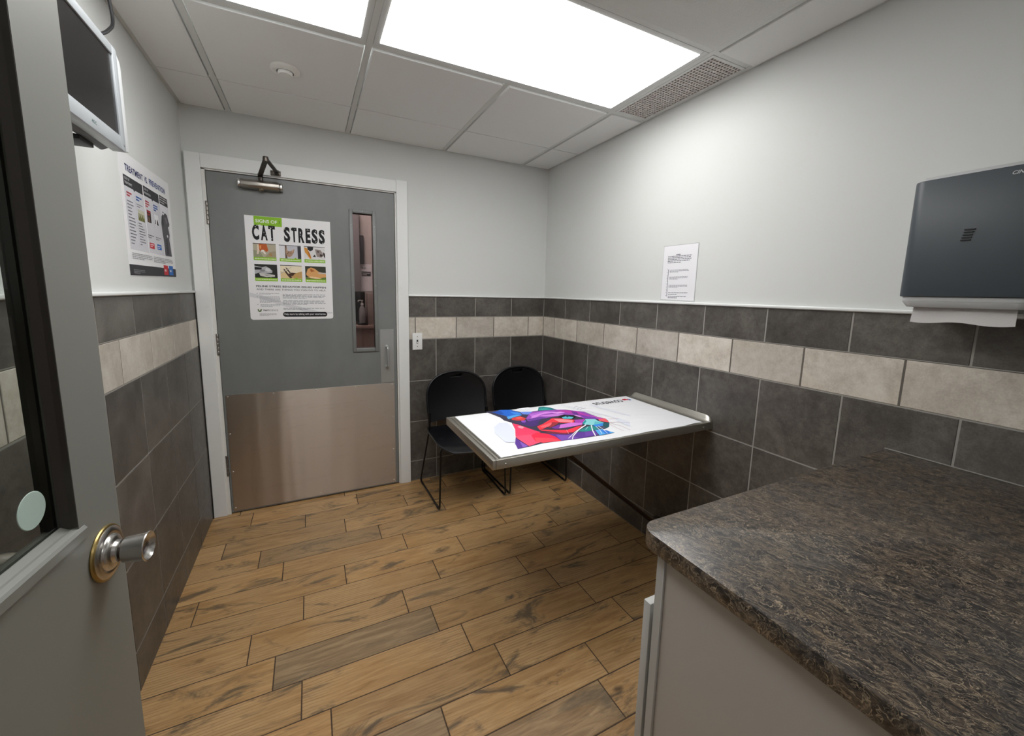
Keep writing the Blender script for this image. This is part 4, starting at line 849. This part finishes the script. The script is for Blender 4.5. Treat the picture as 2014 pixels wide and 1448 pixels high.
# outer rim, three sides, with a flat lip and a hanging edge
for a in ((TX0, TX0 + 0.014, TY0, TY1), (TX0 + 0.014, -0.012, TY0, TY0 + 0.014), (TX0 + 0.014, -0.012, TY1 - 0.014, TY1)):
    box(bm, *a, TZ - 0.036, TZ, bev=0.0022, seg=2)
box(bm, TX0 + 0.022, TX0 + 0.031, TY0 + 0.016, TY1 - 0.016, TZ - 0.010, TZ - 0.001, bev=0.002)
top = obj('tabletop', bm, steel, t)
bm = new()   # coved back lip against the wall
prof = [(-0.052, TZ - 0.006), (-0.034, TZ - 0.004), (-0.022, TZ + 0.002), (-0.013, TZ + 0.012), (-0.008, TZ + 0.022), (-0.004, TZ + 0.026), (-0.001, TZ + 0.026), (-0.001, TZ - 0.036), (-0.052, TZ - 0.036)]
T_ = bmesh.new(); secs = []
for yy, k in ((TY0 + 0.001, 0.10), (TY0 + 0.008, 0.52), (TY0 + 0.020, 0.84), (TY0 + 0.038, 1.0), (TY1 - 0.038, 1.0), (TY1 - 0.020, 0.84), (TY1 - 0.008, 0.52), (TY1 - 0.001, 0.10)):
    secs.append([T_.verts.new((x, yy, z if z <= TZ - 0.003 else (TZ - 0.004) + (z - TZ + 0.004) * k)) for x, z in prof])
for a, b in zip(secs[:-1], secs[1:]):
    for i in range(len(prof)): T_.faces.new((a[i], a[(i + 1) % len(prof)], b[(i + 1) % len(prof)], b[i]))
T_.faces.new(secs[0]); T_.faces.new(secs[-1]); bmesh.ops.recalc_face_normals(T_, faces=T_.faces[:]); merge(bm, T_)
obj('back_lip', bm, steel, t)
for x in (-1.099, -0.062):
    bm = new(); dome(bm, (x, TY0, TZ - 0.020), 0.0048, 0.0028, (0, -1, 0)); obj('rivet', bm, chrome, top)
bm = new()   # folding brace: channel from under the top to the foot of the wall
bar(bm, (-0.775, -1.33, TZ - 0.042), (-0.020, -1.33, 0.132), 0.034, 0.005)
for yy in (-1.346, -1.314): bar(bm, (-0.775, yy, TZ - 0.050), (-0.020, yy, 0.124), 0.003, 0.018)
obj('brace', bm, mat('brace_brown_steel', '5a4a40', 0.35, 0.85), t)
bm = new(); box(bm, -0.030, -0.001, -1.352, -1.308, 0.095, 0.165, bev=0.002); obj('wall_bracket', bm, darkmetal, t)
bm = new(); box(bm, -0.80, -0.74, -1.356, -1.304, TZ - 0.050, TZ - 0.034, bev=0.002); obj('hinge_block', bm, darkmetal, t)

# ------------------------------------------------------------------ printed mat on the table
MZ = 0.8023
t = thing('table_mat', 'white fabric mat printed with a colourful faceted big cat head on the table', 'mat', (-0.585, -1.315, TZ))
bm = new(); rnd = random.Random(5)
NX, NY = 60, 26
MX0, MX1, MY0, MY1 = -1.112, -0.058, -1.592, -1.066
grid = []
for i in range(NX + 1):
    row = []
    u = i / NX
    near = MY0 + 0.004 * math.sin(u * 21) * u + 0.003 * math.sin(u * 47 + 1) * u * u + (0.003 if u < 0.3 else 0)
    for j in range(NY + 1):
        v = j / NY
        row.append(bm.verts.new((MX0 + (MX1 - MX0) * u, near + (MY1 - near) * v, MZ)))
    grid.append(row)
for i in range(NX):
    for j in range(NY): bm.faces.new((grid[i][j], grid[i + 1][j], grid[i + 1][j + 1], grid[i][j + 1]))
r_ = bmesh.ops.extrude_face_region(bm, geom=bm.faces[:])
for e in r_['geom']:
    if isinstance(e, bmesh.types.BMVert): e.co.z += 0.0012
bmesh.ops.recalc_face_normals(bm, faces=bm.faces[:])
obj('cloth', bm, matcloth, t)
FM = Flat(lambda u, v: (u, max(v, -1.588), MZ + 0.0012), (0, 0, 1))
bm, ms = flat_bm(FM, ART, 0.0002, 0.00002); obj('animal_print', bm, ms, t, smooth=False)
bm, ms = flat_bm(FM, WHISK, 0.0016, 0.000005); obj('whisker_print', bm, ms, t, smooth=False)
bm = new()
text_into(bm, FM, 'covetrus', -0.350, -1.166, -0.150, -1.118, 0.0006, 0.012, rot180=True)
obj('logo_text', bm, ink('2c2c34'), t, smooth=False)
bm, ms = flat_bm(FM, [('c8283c', [(-0.108, -1.112), (-0.128, -1.112), (-0.138, -1.126), (-0.130, -1.142), (-0.118, -1.134), (-0.106, -1.144), (-0.096, -1.128)]), ('3a6ab0', [(-0.096, -1.118), (-0.086, -1.126), (-0.088, -1.146), (-0.108, -1.152), (-0.098, -1.138)])], 0.0004); obj('logo_mark', bm, ms, t, smooth=False)

# ------------------------------------------------------------------ stacking chairs (front towards -y, origin on the floor)
def make_chair(label, cx, cy, rz=0.0):
    t = thing('stacking_chair', label, 'chair', (cx, cy, 0), rz, 'black stacking chairs against the far wall')
    # seat shell: dished, with a rounded waterfall front
    bm = new(); nu, nv = 28, 26; g = []
    for i in range(nu + 1):
        u = -1 + 2 * i / nu; row = []
        for j in range(nv + 1):
            v = j / nv                      # 0 back .. 1 front
            # front corners rounded
            hw = 0.222 + 0.012 * v
            if v > 0.72: hw *= (1 - ((v - 0.72) / 0.28) ** 3 * 0.30)
            x = u * hw
            y = 0.115 - 0.45 * v + (0.025 * u * u if v > 0.5 else 0)
            z = 0.432 - 0.012 * (1 - u * u) * math.sin(PI * min(1, v * 1.1)) + 0.006 * v
            if v > 0.75: z -= 0.030 * ((v - 0.75) / 0.25) ** 2
            z += 0.014 * max(0, 0.18 - v) / 0.18
            row.append(bm.verts.new((x, y, z)))
        g.append(row)
    for i in range(nu):
        for j in range(nv): bm.faces.new((g[i][j], g[i + 1][j], g[i + 1][j + 1], g[i][j + 1]))
    r_ = bmesh.ops.extrude_face_region(bm, geom=bm.faces[:])
    for e in r_['geom']:
        if isinstance(e, bmesh.types.BMVert): e.co.z -= 0.010
    bmesh.ops.recalc_face_normals(bm, faces=bm.faces[:])
    edge = [g[0][j].co.copy() for j in range(2, nv + 1)] + [g[i][nv].co.copy() for i in range(1, nu)] + [g[nu][j].co.copy() for j in range(nv, 1, -1)]
    tube(bm, [p_ + Vector((0, 0, -0.005)) for p_ in edge], 0.0062, 8)
    obj('seat', bm, blackpl, t, local=True)
    # backrest: arched shell with a raised rim and a hand slot under its top
    def hw_(z):
        if z < 0.655: return 0.218 - 0.003 * (0.655 - z) / 0.16
        q = min(1.0, (z - 0.655) / 0.168); return 0.218 * (1 - q ** 2.35) ** (1 / 2.35)
    def yb(x, z): return 0.105 + (z - 0.49) * 0.155 - 0.035 * (x / 0.22) ** 2 + 0.02 * math.sin((z - 0.49) / 0.33 * PI)
    bm = new(); Z0, Z1 = 0.492, 0.8215; na, nz = 48, 66; g = []
    for j in range(nz + 1):
        z = Z0 + (Z1 - Z0) * j / nz; h = hw_(z); row = []
        for i in range(na + 1):
            x = h * (-1 + 2 * i / na); row.append(bm.verts.new((x, yb(x, z), z)))
        g.append(row)
    for j in range(nz):
        for i in range(na):
            q = (g[j][i], g[j][i + 1], g[j + 1][i + 1], g[j + 1][i])
            c_ = sum((v.co for v in q), Vector()) / 4
            z_t = 0.812 - 0.35 * c_.x ** 2
            wdt = 0.036 + (c_.z - 0.783) * 0.8
            if abs(c_.x) < wdt and 0.783 < c_.z < z_t - 0.003: continue
            bm.faces.new(q)
    loose = [v for v in bm.verts if not v.link_faces]
    bmesh.ops.delete(bm, geom=loose, context='VERTS')
    r_ = bmesh.ops.extrude_face_region(bm, geom=bm.faces[:])
    for e in r_['geom']:
        if isinstance(e, bmesh.types.BMVert): e.co.y += 0.007
    bmesh.ops.recalc_face_normals(bm, faces=bm.faces[:])
    rim = []
    for k in range(45):
        z = Z0 + (0.655 - Z0) * min(1, k / 10) if k <= 10 else None
        if z is not None: rim.append((-hw_(z), z))
    for k in range(1, 40):
        a = PI - PI * k / 40; ca, sa = math.cos(a), math.sin(a)
        rim.append((0.218 * math.copysign(abs(ca) ** (2 / 2.35), ca), 0.655 + 0.168 * sa ** (2 / 2.35)))
    for k in range(10, -1, -1):
        z = Z0 + (0.655 - Z0) * k / 10; rim.append((hw_(z), z))
    tube(bm, [(x, yb(x, z) + 0.002, z) for x, z in rim], 0.0085, 10)
    box(bm, -0.062, 0.062, yb(0, 0.79) + 0.016, yb(0, 0.79) + 0.021, 0.770, 0.812, bev=0.002)
    # curled lower lip of the hand slot
    tube(bm, [(x, yb(x, 0.782) - 0.001 + 0.0, 0.7825 + 0.25 * x * x) for x in [-0.038 + 0.0038 * k for k in range(21)]], 0.0035, 8)
    obj('backrest', bm, blackpl, t, local=True)
    for s_ in (-1, 1):   # uprights joining back to seat
        bm = new(); tube(bm, smooth_path([(s_ * 0.214, 0.075, 0.56), (s_ * 0.216, 0.070, 0.47), (s_ * 0.218, 0.085, 0.420), (s_ * 0.205, 0.04, 0.415)], 0.03), 0.0085, 10)
        obj('upright', bm, blackfr, t, local=True)
    # sled frame: each side is one bent rod
    for s_ in (-1, 1):
        bm = new()
        path = [(s_ * 0.195, 0.03, 0.412), (s_ * 0.216, 0.085, 0.418), (s_ * 0.243, 0.222, 0.012), (s_ * 0.233, -0.232, 0.0065), (s_ * 0.222, -0.222, 0.405), (s_ * 0.17, -0.20, 0.412)]
        tube(bm, smooth_path(path, 0.030), 0.0062, 10)
        tube(bm, smooth_path([(s_ * 0.222, -0.20, 0.412), (s_ * 0.212, 0.06, 0.412)], 0.01), 0.0055, 8)
        fr = obj('sled_leg', bm, blackfr, t, local=True)
        for yy, xx in ((0.175, 0.2415), (-0.185, 0.2337)):
            bm = new(); tube(bm, [(s_ * xx, yy - 0.018, 0.0080), (s_ * xx, yy + 0.018, 0.0085)], 0.0078, 10); obj('glide', bm, blackpl, fr, local=True)
    bm = new(); tube(bm, [(-0.20, -0.17, 0.408), (0.20, -0.17, 0.408)], 0.0055, 8); tube(bm, [(-0.205, 0.04, 0.410), (0.205, 0.04, 0.410)], 0.0055, 8)
    obj('under_frame', bm, blackfr, t, local=True)
    return t
make_chair('black plastic sled-base chair beside the grey door, left of the pair', -0.786, -0.258, 0.0)
make_chair('black plastic sled-base chair in the room corner, partly behind the table', -0.281, -0.250, 0.0)

# ------------------------------------------------------------------ cabinet and worktop
CZ0, CZ1 = 0.866, 0.904
bm = new()
outl = [(-0.001, -2.243)]
rc = 0.042
for k in range(9):
    a = math.radians(90 + 90 * k / 8); outl.append((-1.092 + rc + rc * math.cos(a), -2.243 - rc + rc * math.sin(a)))
outl += [(-1.092, YN + 0.001), (-0.001, YN + 0.001)]
prism(bm, outl, 'z', CZ0, CZ1, bev=0.0022)
wtop = obj('worktop', bm, lam, smooth=True); origin_to(wtop, (-0.55, -2.56, CZ0))
bm = new(); box(bm, -0.006, -0.0005, YN + 0.004, -2.2435, CZ1 + 0.0001, CZ1 + 0.0035, bev=0.001); WM[wtop.name] = Matrix.Translation(wtop.location); obj('caulk_line', bm, mat('caulk_grey', '8b8984', 0.6), wtop)
tag(wtop, 'dark brown speckled stone-effect laminate worktop with rounded corner', 'countertop')
c = thing('base_cabinet', 'light grey base cabinet under the speckled worktop', 'cabinet', (-0.54, -2.56, 0.0))
bm = new(); box(bm, -1.070, -0.003, YN + 0.004, -2.306, 0.09, CZ0 - 0.001, bev=0.001, seg=1); box(bm, -1.050, -0.003, YN + 0.004, -2.37, 0.0, 0.09)
obj('carcass', bm, cab_m, c)
bm = new()
for a in ((-1.076, -1.030, 0.09, CZ0 - 0.001), (-0.047, -0.003, 0.09, CZ0 - 0.001), (-0.56, -0.52, 0.09, CZ0 - 0.001)): box(bm, a[0], a[1], -2.306, -2.287, a[2], a[3], bev=0.001, seg=1)
box(bm, -1.030, -0.047, -2.306, -2.2875, 0.70, CZ0 - 0.001); box(bm, -1.030, -0.047, -2.306, -2.2875, 0.09, 0.13)
obj('face_frame', bm, cab_f, c)
for x0, x1, hx in ((-1.074, -0.545, -0.58), (-0.535, -0.006, -0.50)):
    bm = new(); box(bm, x0, x1, -2.277, -2.258, 0.10, 0.731, bev=0.0015); dr = obj('door', bm, cab_f, c)
    bm = new(); tube(bm, smooth_path([(hx, -2.258, 0.68), (hx, -2.232, 0.68), (hx, -2.232, 0.58), (hx, -2.258, 0.58)], 0.01), 0.004, 10); obj('handle', bm, chrome, dr)
    for z in (0.15, 0.69):
        for xx in (x0 + 0.03, x1 - 0.05):
            bm = new(); box(bm, xx, xx + 0.02, -2.288, -2.276, z, z + 0.012); obj('bumper', bm, cab_in, dr)

# ------------------------------------------------------------------ paper towel dispenser
t = thing('paper_towel_dispenser', 'slate grey paper towel dispenser on the right wall above the worktop', 'dispenser', (0.0, -2.40, 1.38))
def vround(xb, xf, y0, y1, r, n=6):
    """plan outline (x,y) with rounded front corners"""
    out = [(xb, y1), (xb, y0)]
    for k in range(n + 1):
        a = math.radians(270 - 90 * k / n); out.append((xf + r + r * math.cos(a), y0 + r + r * math.sin(a)))
    for k in range(n + 1):
        a = math.radians(180 - 90 * k / n); out.append((xf + r + r * math.cos(a), y1 - r + r * math.sin(a)))
    return out
def taper(bm, o0, z0, o1, z1, bv=0.003):
    T_ = bmesh.new(); a = [T_.verts.new((x, y, z0)) for x, y in o0]; b = [T_.verts.new((x, y, z1)) for x, y in o1]; n_ = len(a)
    T_.faces.new(a); T_.faces.new(b)
    for i in range(n_): T_.faces.new((a[i], a[(i + 1) % n_], b[(i + 1) % n_], b[i]))
    bmesh.ops.recalc_face_normals(T_, faces=T_.faces[:])
    es = [e for e in T_.edges if e.calc_face_angle(0) > 0.9]
    bmesh.ops.bevel(T_, geom=es, offset=bv, segments=2, profile=0.5, affect='EDGES')
    merge(bm, T_)
bm = new(); taper(bm, vround(-0.055, -0.165, -2.530, -2.272, 0.028), 1.4075, vround(-0.055, -0.150, -2.530, -2.266, 0.028), 1.728); cv = obj('cover', bm, dispdark, t)
bm = new()
for k in range(5):
    z = 1.5815 - k * 0.0068; h = 0.018 if k else 0.020
    box(bm, -0.1600 - 0.0012 + (z - 1.56) * 0.047, -0.152, -2.3985 - h / 2 + k * 0.0012, -2.3985 + h / 2 + k * 0.0012, z, z + 0.0028)
obj('sight_slot', bm, blackm, cv)
FD = Flat(lambda u, v: (-0.1505 - (1.728 - v) * 0.0467, u, v), (-1, 0, 0))
bm = new(); text_into(bm, FD, 'CINTAS', -2.4530, 1.7060, -2.4930, 1.7150, 0.0008, 0.02, shear=0.3); obj('logo_text', bm, ink('c8ccd0'), cv, smooth=False)
bm = new(); taper(bm, vround(-0.001, -0.052, -2.527, -2.262, 0.006), 1.395, vround(-0.001, -0.052, -2.527, -2.255, 0.006), 1.757)
taper(bm, vround(-0.001, -0.150, -2.518, -2.288, 0.02), 1.378, vround(-0.001, -0.158, -2.527, -2.277, 0.026), 1.394, 0.001); taper(bm, vround(-0.001, -0.158, -2.527, -2.277, 0.026), 1.394, vround(-0.001, -0.158, -2.527, -2.277, 0.026), 1.4070, 0.001)
box(bm, -0.13, -0.05, -2.515, -2.275, 1.728, 1.733, bev=0.002)
obj('back_housing', bm, displight, t)
bm = new()
for i in range(1):
    T_ = bmesh.new(); nu, nv = 24, 8; g = []
    for a in range(nu + 1):
        row = []
        for b in range(nv + 1):
            u = a / nu; v = b / nv
            yy = -2.498 + 0.194 * u + 0.006 * (u - 0.5) * v
            zz = 1.398 - v * (0.062 + 0.003 * math.sin(u * 9))
            xx = -0.128 - 0.010 * v - 0.004 * math.sin(u * PI * 1.6) * v
            row.append(T_.verts.new((xx, yy, zz)))
        g.append(row)
    for a in range(nu):
        for b in range(nv): T_.faces.new((g[a][b], g[a + 1][b], g[a + 1][b + 1], g[a][b + 1]))
    r_ = bmesh.ops.extrude_face_region(T_, geom=T_.faces[:])
    for e in r_['geom']:
        if isinstance(e, bmesh.types.BMVert): e.co.x += 0.001
    bmesh.ops.recalc_face_normals(T_, faces=T_.faces[:]); merge(bm, T_)
pt = obj('paper_towel', bm, tissue); origin_to(pt, (-0.13, -2.40, 1.35)); tag(pt, 'white paper towel hanging out of the slate grey dispenser', 'paper towel')

# ------------------------------------------------------------------ small television on the left wall
t = thing('television', 'small silver flat television mounted high on the left wall', 'television', (-RW - 0.005, -1.45, 1.75))
SX = -2.150
bm = new()
ya, yb_, za, zb = -1.645, -1.287, 1.757, 2.021
sa, sb, sc, sd = -1.625, -1.316, 1.793, 1.997
for a in ((ya, sa, za, zb), (sb, yb_, za, zb), (sa, sb, za, sc), (sa, sb, sd, zb)): box(bm, SX - 0.030, SX, a[0], a[1], a[2], a[3], bev=0.002)
obj('bezel', bm, silverpl, t)
bm = new(); box(bm, SX - 0.010, SX - 0.004, sa - 0.002, sb + 0.002, sc - 0.002, sd + 0.002); obj('screen', bm, screen_m, t)
bm = new(); prism(bm, [(-1.287, 1.760), (-1.243, 1.768), (-1.243, 1.990), (-1.249, 2.008), (-1.264, 2.017), (-1.287, 2.019)], 'x', SX - 0.026, SX - 0.006, bev=0.003); obj('side_speaker', bm, mat('speaker_silver_light', 'd4d7d8', 0.4, 0.1), t)
bm = new(); prism(bm, [(-2.178, 1.764), (-2.205, 1.752), (-2.235, 1.762), (-2.245, 1.80), (-2.240, 1.98), (-2.20, 2.005), (-2.178, 2.008)][::1], 'y', -1.62, -1.31, bev=0.004) if False else prism(bm, [(SX - 0.028, 1.762), (SX - 0.048, 1.752), (SX - 0.066, 1.765), (SX - 0.070, 1.97), (SX - 0.028, 2.005)], 'y', -1.625, -1.300, bev=0.004)
obj('back_shell', bm, silverdk, t)
bm = new(); box(bm, -2.279, -2.270, -1.53, -1.39, 1.80, 1.95, bev=0.002); box(bm, -2.272, SX - 0.066, -1.50, -1.42, 1.84, 1.91, bev=0.003); box(bm, -2.235, SX - 0.045, -1.43, -1.355, 1.742, 1.754, bev=0.002)
obj('wall_mount', bm, blackm, t)
FV = Flat(lambda u, v: (SX, u, v), (1, 0, 0))
bm = new(); text_into(bm, FV, 'AOC', -1.489, 1.7705, -1.463, 1.7785, 0.0004, 0.02); obj('logo_text', bm, ink('5a6e6c'), t, smooth=False)
bm = new(); dome(bm, (SX, -1.300, 1.772), 0.003, 0.001, (1, 0, 0)); obj('power_button', bm, silverdk, t)
bm = new(); tube(bm, smooth_path([(-2.232, -1.46, 1.96), (-2.232, -1.33, 2.02), (-2.20, -1.195, 2.092), (-2.20, -1.105, 2.165), (-2.205, -1.108, 2.235), (-2.215, -1.14, 2.355)], 0.05), 0.0045, 8)
cb = obj('power_cable', bm, cable_m); origin_to(cb, (-2.21, -1.14, 2.0)); tag(cb, 'black cable running from the television up to the ceiling', 'cable')
bm = new(); tube(bm, smooth_path([(-2.225, -1.62, 1.79), (-2.235, -1.60, 1.70), (-2.240, -1.50, 1.715), (-2.245, -1.51, 1.76), (-2.245, -1.52, 1.80)], 0.05), 0.006, 8)
cb = obj('signal_cable', bm, cable_m); origin_to(cb, (-2.235, -1.5, 1.72)); tag(cb, 'black cable looping under the television against the wall', 'cable')

# ------------------------------------------------------------------ near door, swung open towards the left wall
EX, EY = -2.0301, -1.9288            # free edge
DWID = 0.935
dirv = Vector((0.0995, 0.9950, 0)); hinge = Vector((EX, EY, 0)) - dirv * DWID
t = thing('door_2', 'grey glazed near door standing open with a chrome knob', 'door', hinge, math.atan2(dirv.y, dirv.x)); t['kind'] = 'structure'
def L(s): return DWID - s            # distance from the free edge -> local x
TH = 0.044
WS, WB, WTp = 0.105, 1.016, 1.93
bm = new()
box(bm, 0, L(DWID - 0.105), 0, TH, 0.01, 2.03); box(bm, L(WS), L(0), 0, TH, 0.01, 2.03)
box(bm, 0.105, L(WS), 0, TH, 0.01, WB); box(bm, 0.105, L(WS), 0, TH, WTp, 2.03)
obj('door_slab', bm, doorpaint2, t, local=True, smooth=False)
bm = new()   # bottom and top glazing beads, moulded
for (z0, s_) in ((WB, 1), (WTp, -1)):
    for yo, f_ in ((0.0, 1), (TH, -1)):
        pr = [(yo - 0.004 * f_, z0 - 0.018 * s_), (yo - 0.004 * f_, z0 - 0.004 * s_), (yo - 0.001 * f_, z0), (yo + 0.006 * f_, z0 + 0.003 * s_), (yo + 0.010 * f_, z0 + 0.003 * s_), (yo + 0.018 * f_, z0 + 0.009 * s_), (yo + 0.0195 * f_, z0 + 0.009 * s_), (yo + 0.0195 * f_, z0 - 0.018 * s_)]
        prism(bm, pr, 'x', 0.090, L(WS) + 0.012)
obj('glazing_bead', bm, doorpaint2, t, local=True, smooth=False)
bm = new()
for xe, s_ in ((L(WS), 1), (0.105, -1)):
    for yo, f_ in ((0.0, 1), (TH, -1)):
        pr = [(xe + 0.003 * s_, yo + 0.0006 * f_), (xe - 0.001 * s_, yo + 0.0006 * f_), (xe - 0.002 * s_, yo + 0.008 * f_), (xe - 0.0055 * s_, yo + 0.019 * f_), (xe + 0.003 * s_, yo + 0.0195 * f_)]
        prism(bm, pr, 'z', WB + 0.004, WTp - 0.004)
obj('side_bead', bm, stop_shade, t, local=True, smooth=False)  # grey side stops, coloured dark in place of their shade
bm = new(); box(bm, 0.100, L(WS) + 0.004, 0.020, 0.024, WB, WTp); obj('glass_pane', bm, glass2, t, local=True)
bm = new(); lathe(bm, [(0, 0), (0.0255, 0), (0.0262, 0.0006), (0.0255, 0.0012), (0, 0.0012)], axis_m((L(0.156), 0.0200, 1.078), (0, -1, 0)), 40)
obj('round_sticker', bm, mat('frosted_sticker', 'b9cfc6', 0.6), t, local=True)
KZ = 0.941
kb = bpy.data.objects.new('door_knob', None); COL.objects.link(kb); kb.parent = t; WM['door_knob'] = WM[t.name].copy(); kb['label'] = 'satin chrome knob with worn brass ring'
A = axis_m((L(0.050), 0, KZ), (0, -1, 0))
bm = new(); lathe(bm, [(0.0, 0.0), (0.0450, 0.0), (0.0462, 0.002), (0.0455, 0.0045), (0.042, 0.006), (0.0, 0.006)], A, 56); obj('brass_ring', bm, brass, kb, local=True)
bm = new(); lathe(bm, [(0.0, 0.004), (0.0425, 0.004), (0.0425, 0.006), (0.0385, 0.0085), (0.0330, 0.0090), (0.0300, 0.0082), (0.0290, 0.0110), (0.0250, 0.0140), (0.0190, 0.0150), (0.0165, 0.0200), (0.0185, 0.0206), (0.0185, 0.0226), (0.0150, 0.0236)], A, 56); obj('rosette', bm, chrome, kb, local=True)
bm = new(); lathe(bm, [(0.0, 0.022), (0.0140, 0.022), (0.0138, 0.0262), (0.0195, 0.0262), (0.0212, 0.0276), (0.0242, 0.0560), (0.0248, 0.0582), (0.0240, 0.0598), (0.0224, 0.0596), (0.0180, 0.0535), (0.0110, 0.0500), (0.0, 0.0490)], A, 56); obj('knob_barrel', bm, chrome, kb, local=True)
A2 = axis_m((L(0.050), TH, KZ), (0, 1, 0))
bm = new(); lathe(bm, [(0.0, 0.0), (0.0425, 0.0), (0.040, 0.008), (0.018, 0.016), (0.015, 0.036), (0.0203, 0.040), (0.0255, 0.082), (0.024, 0.086), (0.0, 0.078)], A2, 40); obj('rear_knob', bm, chrome, kb, local=True)
bm = new()
for z0 in (0.22, 1.0, 1.78):
    lathe(bm, [(0, z0), (0.007, z0), (0.007, z0 + 0.1), (0, z0 + 0.1)], Matrix.Translation((-0.003, -0.004, 0)), 14)
obj('hinge', bm, steel2, t, local=True)

# ------------------------------------------------------------------ what shows through the far door's narrow window
HY = 1.1985
nt = thing('hall_notice', 'white paper notice with a black label seen through the door window', 'notice', (-1.227, HY, 1.38))
bm = new(); box(bm, -1.280, -1.174, HY - 0.0008, HY, 1.380, 1.629); obj('sheet', bm, mat('notice_paper', 'f2f2f6', 0.35), nt)
FH = Flat(lambda u, v: (u, HY - 0.0008, v), (0, -1, 0))
bm, ms = flat_bm(FH, [('1a1a1c', R(-1.264, 1.517, -1.184, 1.560)), ('6a6a70', ell(-1.258, 1.592, 0.006, 0.008, 10))] + greek(-1.259, 1.523, -1.190, 1.553, 2, 'd8d8dc', 0.5, 60) + greek(-1.248, 1.585, -1.21, 1.598, 1, '8a8a90', 0.6, 61), 0.0004); obj('printed_label', bm, ms, nt, smooth=False)
nt = thing('hall_notice', 'beige paper sheet beside the white notice beyond the door window', 'notice', (-1.14, HY, 1.43))
bm = new(); box(bm, -1.168, -1.08, HY - 0.0016, HY - 0.0009, 1.437, 1.638); obj('sheet', bm, mat('buff_paper', 'cdb9a8', 0.5), nt)
bm = new(); box(bm, -1.275, -1.243, HY - 0.03, HY, 1.632, 1.884, bev=0.003); o_ = obj('hall_dark_panel', bm, mat('hall_panel_dark', '3a393e', 0.5)); origin_to(o_, (-1.26, HY, 1.632)); tag(o_, 'tall dark panel hanging high on the hall wall behind the window', 'panel')
bm = new(); box(bm, -1.80, -1.281, HY - 0.06, HY, 0.0, 2.08, bev=0.004); o_ = obj('hall_door_frame', bm, mat('hall_door_grey', '807e80', 0.5)); origin_to(o_, (-1.55, HY, 0)); tag(o_, 'grey closed hall door glimpsed at the window left edge', 'door')
bm = new(); box(bm, -1.45, -0.9, 0.98, 1.136, 1.045, 1.075, bev=0.002); box(bm, -1.45, -0.9, 1.0, 1.136, 0.0, 1.045); o_ = obj('hall_counter', bm, [mat('hall_counter_pink', 'a8938c', 0.5)]); origin_to(o_, (-1.2, 1.1, 0)); tag(o_, 'pinkish counter in the hall seen through the door window', 'counter')
bm = new(); box(bm, -1.325, -1.245, 1.0, 1.08, 1.0755, 1.092, bev=0.002); o_ = obj('tray', bm, blackm); origin_to(o_, (-1.285, 1.04, 1.0755)); tag(o_, 'small black tray under the clear pump bottle in the hall', 'tray')
t = thing('pump_bottle', 'clear sanitizer pump bottle on the hall counter behind the window', 'bottle', (-1.286, 1.04, 1.092))
bm = new(); lathe(bm, [(0, 0), (0.026, 0), (0.028, 0.006), (0.027, 0.11), (0.022, 0.14), (0.012, 0.155), (0.012, 0.163), (0, 0.163)], Matrix.Translation((-1.286, 1.04, 1.0925)), 24); obj('body', bm, bottle_m, t)
bm = new(); lathe(bm, [(0.013, 0.163), (0.013, 0.178), (0.005, 0.18), (0.005, 0.200), (0.010, 0.201), (0.010, 0.208), (0, 0.208)], Matrix.Translation((-1.286, 1.04, 1.0925)), 20); tube(bm, smooth_path([(-1.286, 1.04, 1.297), (-1.318, 1.03, 1.297), (-1.320, 1.03, 1.285)], 0.006), 0.0038, 8); obj('pump', bm, switch_m, t)
bm = new(); box(bm, -1.236, -1.15, 1.06, 1.13, 1.0755, 1.36, bev=0.003); o_ = obj('hall_box', bm, mat('hall_box_taupe', '9a8f8a', 0.6)); origin_to(o_, (-1.19, 1.12, 1.0755)); tag(o_, 'taupe box standing on the hall counter right of the bottle', 'box')
bm = new(); box(bm, -1.345, -1.252, 1.105, 1.125, 1.10, 1.375, bev=0.003); box(bm, -1.31, -1.29, 1.10, 1.13, 1.076, 1.11); o_ = obj('hall_monitor', bm, screen_m); origin_to(o_, (-1.30, 1.12, 1.076)); tag(o_, 'dark monitor on the hall counter behind the pump bottle', 'monitor')
